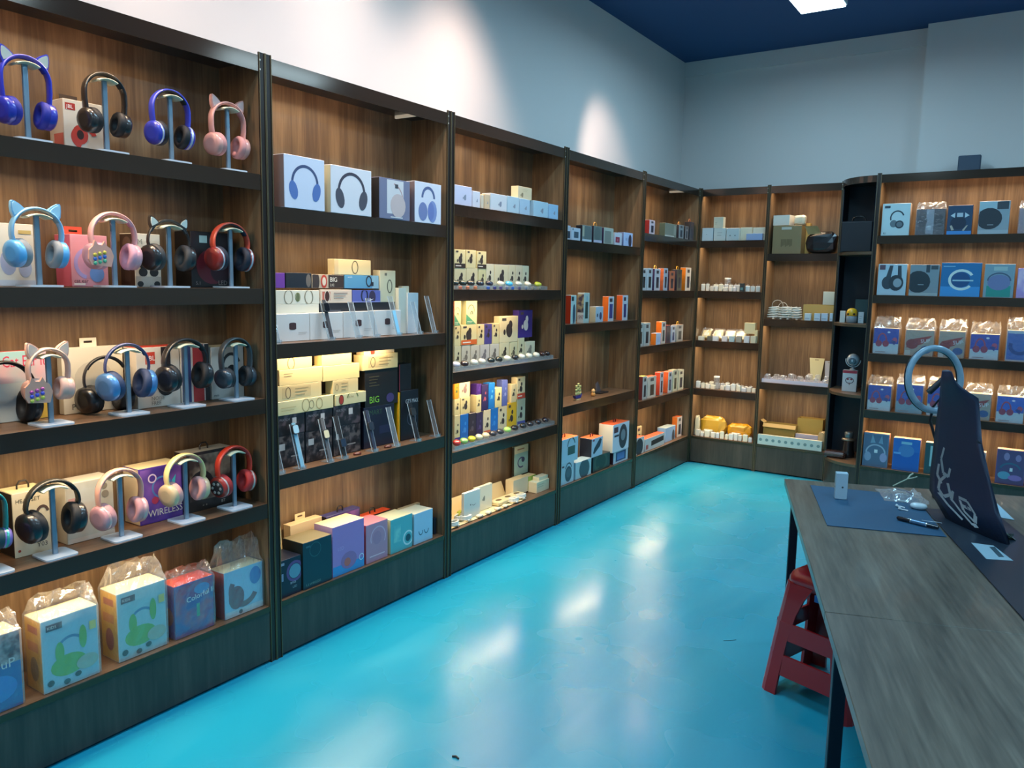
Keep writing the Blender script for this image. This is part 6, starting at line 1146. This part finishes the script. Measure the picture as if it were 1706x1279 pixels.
fs += [tuple(range(n)), tuple(range(8 * n - 1, 7 * n - 1, -1))]
m.add(vs, fs, M_BAG, True); bag = tag(m.obj('dark_bag', None, c0), 'tall dark navy bag draped upright on the desk before the ring lamp', 'bag')
def onbag(j, k):                                                  # a point just proud of the front cloth
    j0 = min(6, int(j)); tj = j - j0; i = k * (cols - 1); i0 = min(cols - 2, int(i)); ti = i - i0
    q = rows_f[j0][i0].lerp(rows_f[j0][i0 + 1], ti).lerp(rows_f[j0 + 1][i0].lerp(rows_f[j0 + 1][i0 + 1], ti), tj); return q - ff * .003 - c0
def ribbon(pts, wd):                                              # a bent pen stroke lying on the cloth
    for (a_, b_) in zip(pts, pts[1:]):
        da, db = b_[0] - a_[0], (b_[1] - a_[1]) * 4; Lr = math.hypot(da, db) or 1; na, nb = -db / Lr * wd * .5, da / Lr * wd * .12
        q = [onbag(a_[0] + na, max(0, a_[1] + nb)), onbag(b_[0] + na, max(0, b_[1] + nb)), onbag(b_[0] - na, max(0, b_[1] - nb)), onbag(a_[0] - na, max(0, a_[1] - nb))]
        m_pr.add(q, [(0, 1, 2, 3)], mat('8f989c', .45))
for stroke in ([(4.0, .10), (4.4, .06), (4.9, .10), (5.0, .17), (4.7, .2)], [(4.6, .03), (5.0, .02), (5.4, .07)], [(5.0, .13), (5.3, .05), (5.7, .03), (6.0, .08), (5.8, .16), (5.3, .15)],
               [(5.9, .03), (6.3, .07), (6.7, .14)], [(5.6, .2), (6.0, .16), (6.5, .2)], [(5.8, .26), (5.85, .36), (6.3, .38), (6.6, .3), (6.3, .24), (5.9, .27)], [(6.1, .27), (6.15, .36)], [(6.45, .2), (6.75, .24), (6.7, .3)]):
    m_pr = MB(); ribbon(stroke, .13); m_pr.obj('gothic_print', bag)

# ring lamp on its stand behind the bag
cen = up_pt(1557, 632, 3.28); rad = 3.28 * 50 / FPX
t = empty('ring_lamp', (cen.x + .10, cen.y - .02, .7465), 0, 'pale blue grey ring lamp on a stand rising behind the dark bag', 'lamp')
back = Vector(t.location); lc = cen - back
nrm = (-f_ + Vector((.18, -.05, 0))).normalized(); e1 = nrm.cross(Vector((0, 0, 1))).normalized(); e2 = e1.cross(nrm).normalized()
ringp = [lc + e1 * (rad * math.cos(2 * PI * i / 40) * .93) + e2 * (rad * math.sin(2 * PI * i / 40) * 1.04) for i in range(40)]
MB().sweep(ringp, .013, .012, mat('86a2b4', .3, 0, .3), 10, tuple(nrm), True).obj('ring', t)
MB().sweep([q - nrm * .010 for q in ringp], .014, .006, mat('101820', .4), 8, tuple(nrm), True).obj('ring_back', t)
low = lc - e2 * rad
MB().sweep([low - nrm * .01, low - nrm * .02 - Vector((0, 0, .05)), Vector((0, 0, .02))], .006, .006, mat('12161c', .4), 8, (0, 1, 0)).obj('pole', t)
MB().lathe([(.07, 0), (.072, .006), (.05, .012), (.01, .02)], mat('12161c', .4), 24).obj('base', t)
a = up_pt(1547, 654, 3.2) - back; b = up_pt(1571, 632, 3.2) - back; d = (b - a).normalized()
MB().sweep([a, a.lerp(b, .5), b], .0135, .012, mat('0a0c10', .35), 4, tuple(nrm)).obj('phone_clip', t)
MB().sweep([b.lerp(a, .3), up_pt(1577, 652, 3.2) - back, low - nrm * .02], .004, .004, mat('0a0c10', .35), 6, tuple(nrm)).obj('clip_arm', t)

# ============================================================ stool
M_RED = mat('98141c', .28, 0, .4)
st = empty('stool', (1.99, 3.20, 0), math.radians(-18), 'red plastic stool tucked under the near desk', 'stool'); st.scale = (1, 1, 1.1)
def sq(h, r=.02): return rrect(2 * h, 2 * h, r, 3)
m = MB(); lev = [(.445, .125), (.452, .118), (.455, .10)]; prof = [(.40, .138), (.43, .135), (.446, .128), (.454, .115)]
n = len(sq(.1)); vs = []
for z, h in prof: vs += [(x, y, z) for x, y in sq(h, .045)]
fs = [(j * n + i, j * n + (i + 1) % n, (j + 1) * n + (i + 1) % n, (j + 1) * n + i) for j in range(len(prof) - 1) for i in range(n)] + [tuple(range(len(vs) - n, len(vs))), tuple(range(n))[::-1]]
m.add(vs, fs, M_RED, True); seat = m.obj('seat', st)
for sx in (-1, 1):
    for sy in (-1, 1):
        def L_leg(z, w, o): # corner profile at height z: o outer half size, w leg width
            return [(sx * o, sy * (o - .03), z), (sx * (o - .012), sy * (o - .012), z), (sx * (o - .03), sy * o, z), (sx * (o - w), sy * o, z), (sx * (o - w), sy * (o - .012), z), (sx * (o - .02), sy * (o - .02), z), (sx * (o - .012), sy * (o - w), z), (sx * o, sy * (o - w), z)]
        ls = [(0, .078, .192), (.02, .076, .19), (.09, .074, .181), (.2, .076, .168), (.3, .084, .154), (.36, .10, .146), (.41, .125, .139)]
        vs = []
        for z, w, o in ls: vs += L_leg(z, w, o)
        f2 = [(j * 8 + i, j * 8 + (i + 1) % 8, (j + 1) * 8 + (i + 1) % 8, (j + 1) * 8 + i) for j in range(len(ls) - 1) for i in range(8)] + [tuple(range(8))[::-1], tuple(range(len(vs) - 8, len(vs)))]
        if sx * sy < 0: f2 = [tuple(reversed(q)) for q in f2]
        MB().add(vs, f2, M_RED).obj('leg', st)
for za, zb, oo in ((.205, .268, .162), (.075, .15, .176)):
    for k in range(4):
        T = Matrix.Rotation(PI / 2 * k, 4, 'Z'); m = MB(); vs = [T @ Vector(v) for v in [(-oo + .03, -oo - .004, za), (oo - .03, -oo - .004, za), (oo - .03, -oo + .008, za), (-oo + .03, -oo + .008, za), (-oo + .03, -oo + .002, zb), (oo - .03, -oo + .002, zb), (oo - .03, -oo + .012, zb), (-oo + .03, -oo + .012, zb)]]
        m.add(vs, [(0, 3, 2, 1), (4, 5, 6, 7), (0, 1, 5, 4), (1, 2, 6, 5), (2, 3, 7, 6), (3, 0, 4, 7)], M_RED).obj('stretcher', st)
MB().box(.0, .04, -.1465, -.1455, .375, .4, mat('1c5c9c', .4)).obj('sticker', st)
MB().sweep([(-.06, -.05, .4552), (0, .01, .4554), (.07, .06, .4552)], .0015, .002, mat('a83028', .3), 6, (0, 0, 1)).obj('seat_rib', seat)

# debris on the floor
def floor_pt(px, py): return on_desk(px, py, 0.)
a = floor_pt(758, 1263); tag(MB().sweep([(-.012, 0, .003), (0, .006, .004), (.014, .002, .003)], .003, .004, mat('2c2c2c', .6), 6, (0, 0, 1)).obj('lint', None, (a.x, a.y, 0)), 'tiny dark scrap on the floor at the bottom of the picture', 'scrap')
a = floor_pt(1216, 1067); tag(MB().sweep([(-.03, -.006, .0012), (0, 0, .0012), (.03, .01, .0012)], .001, .001, mat('22343c', .6), 6, (0, 0, 1)).obj('hair_strand', None, (a.x, a.y, 0), (0, 0, .5)), 'thin dark strand on the floor left of the stool', 'strand')

# a hair of air under everything that stands on something
for o in list(bpy.data.objects):
    if o.parent is None and o.get('category') and o['category'] not in ('shelving', 'spotlight', 'ceiling lamp', 'desk', 'stool', 'scrap', 'strand'): o.location.z += .0008
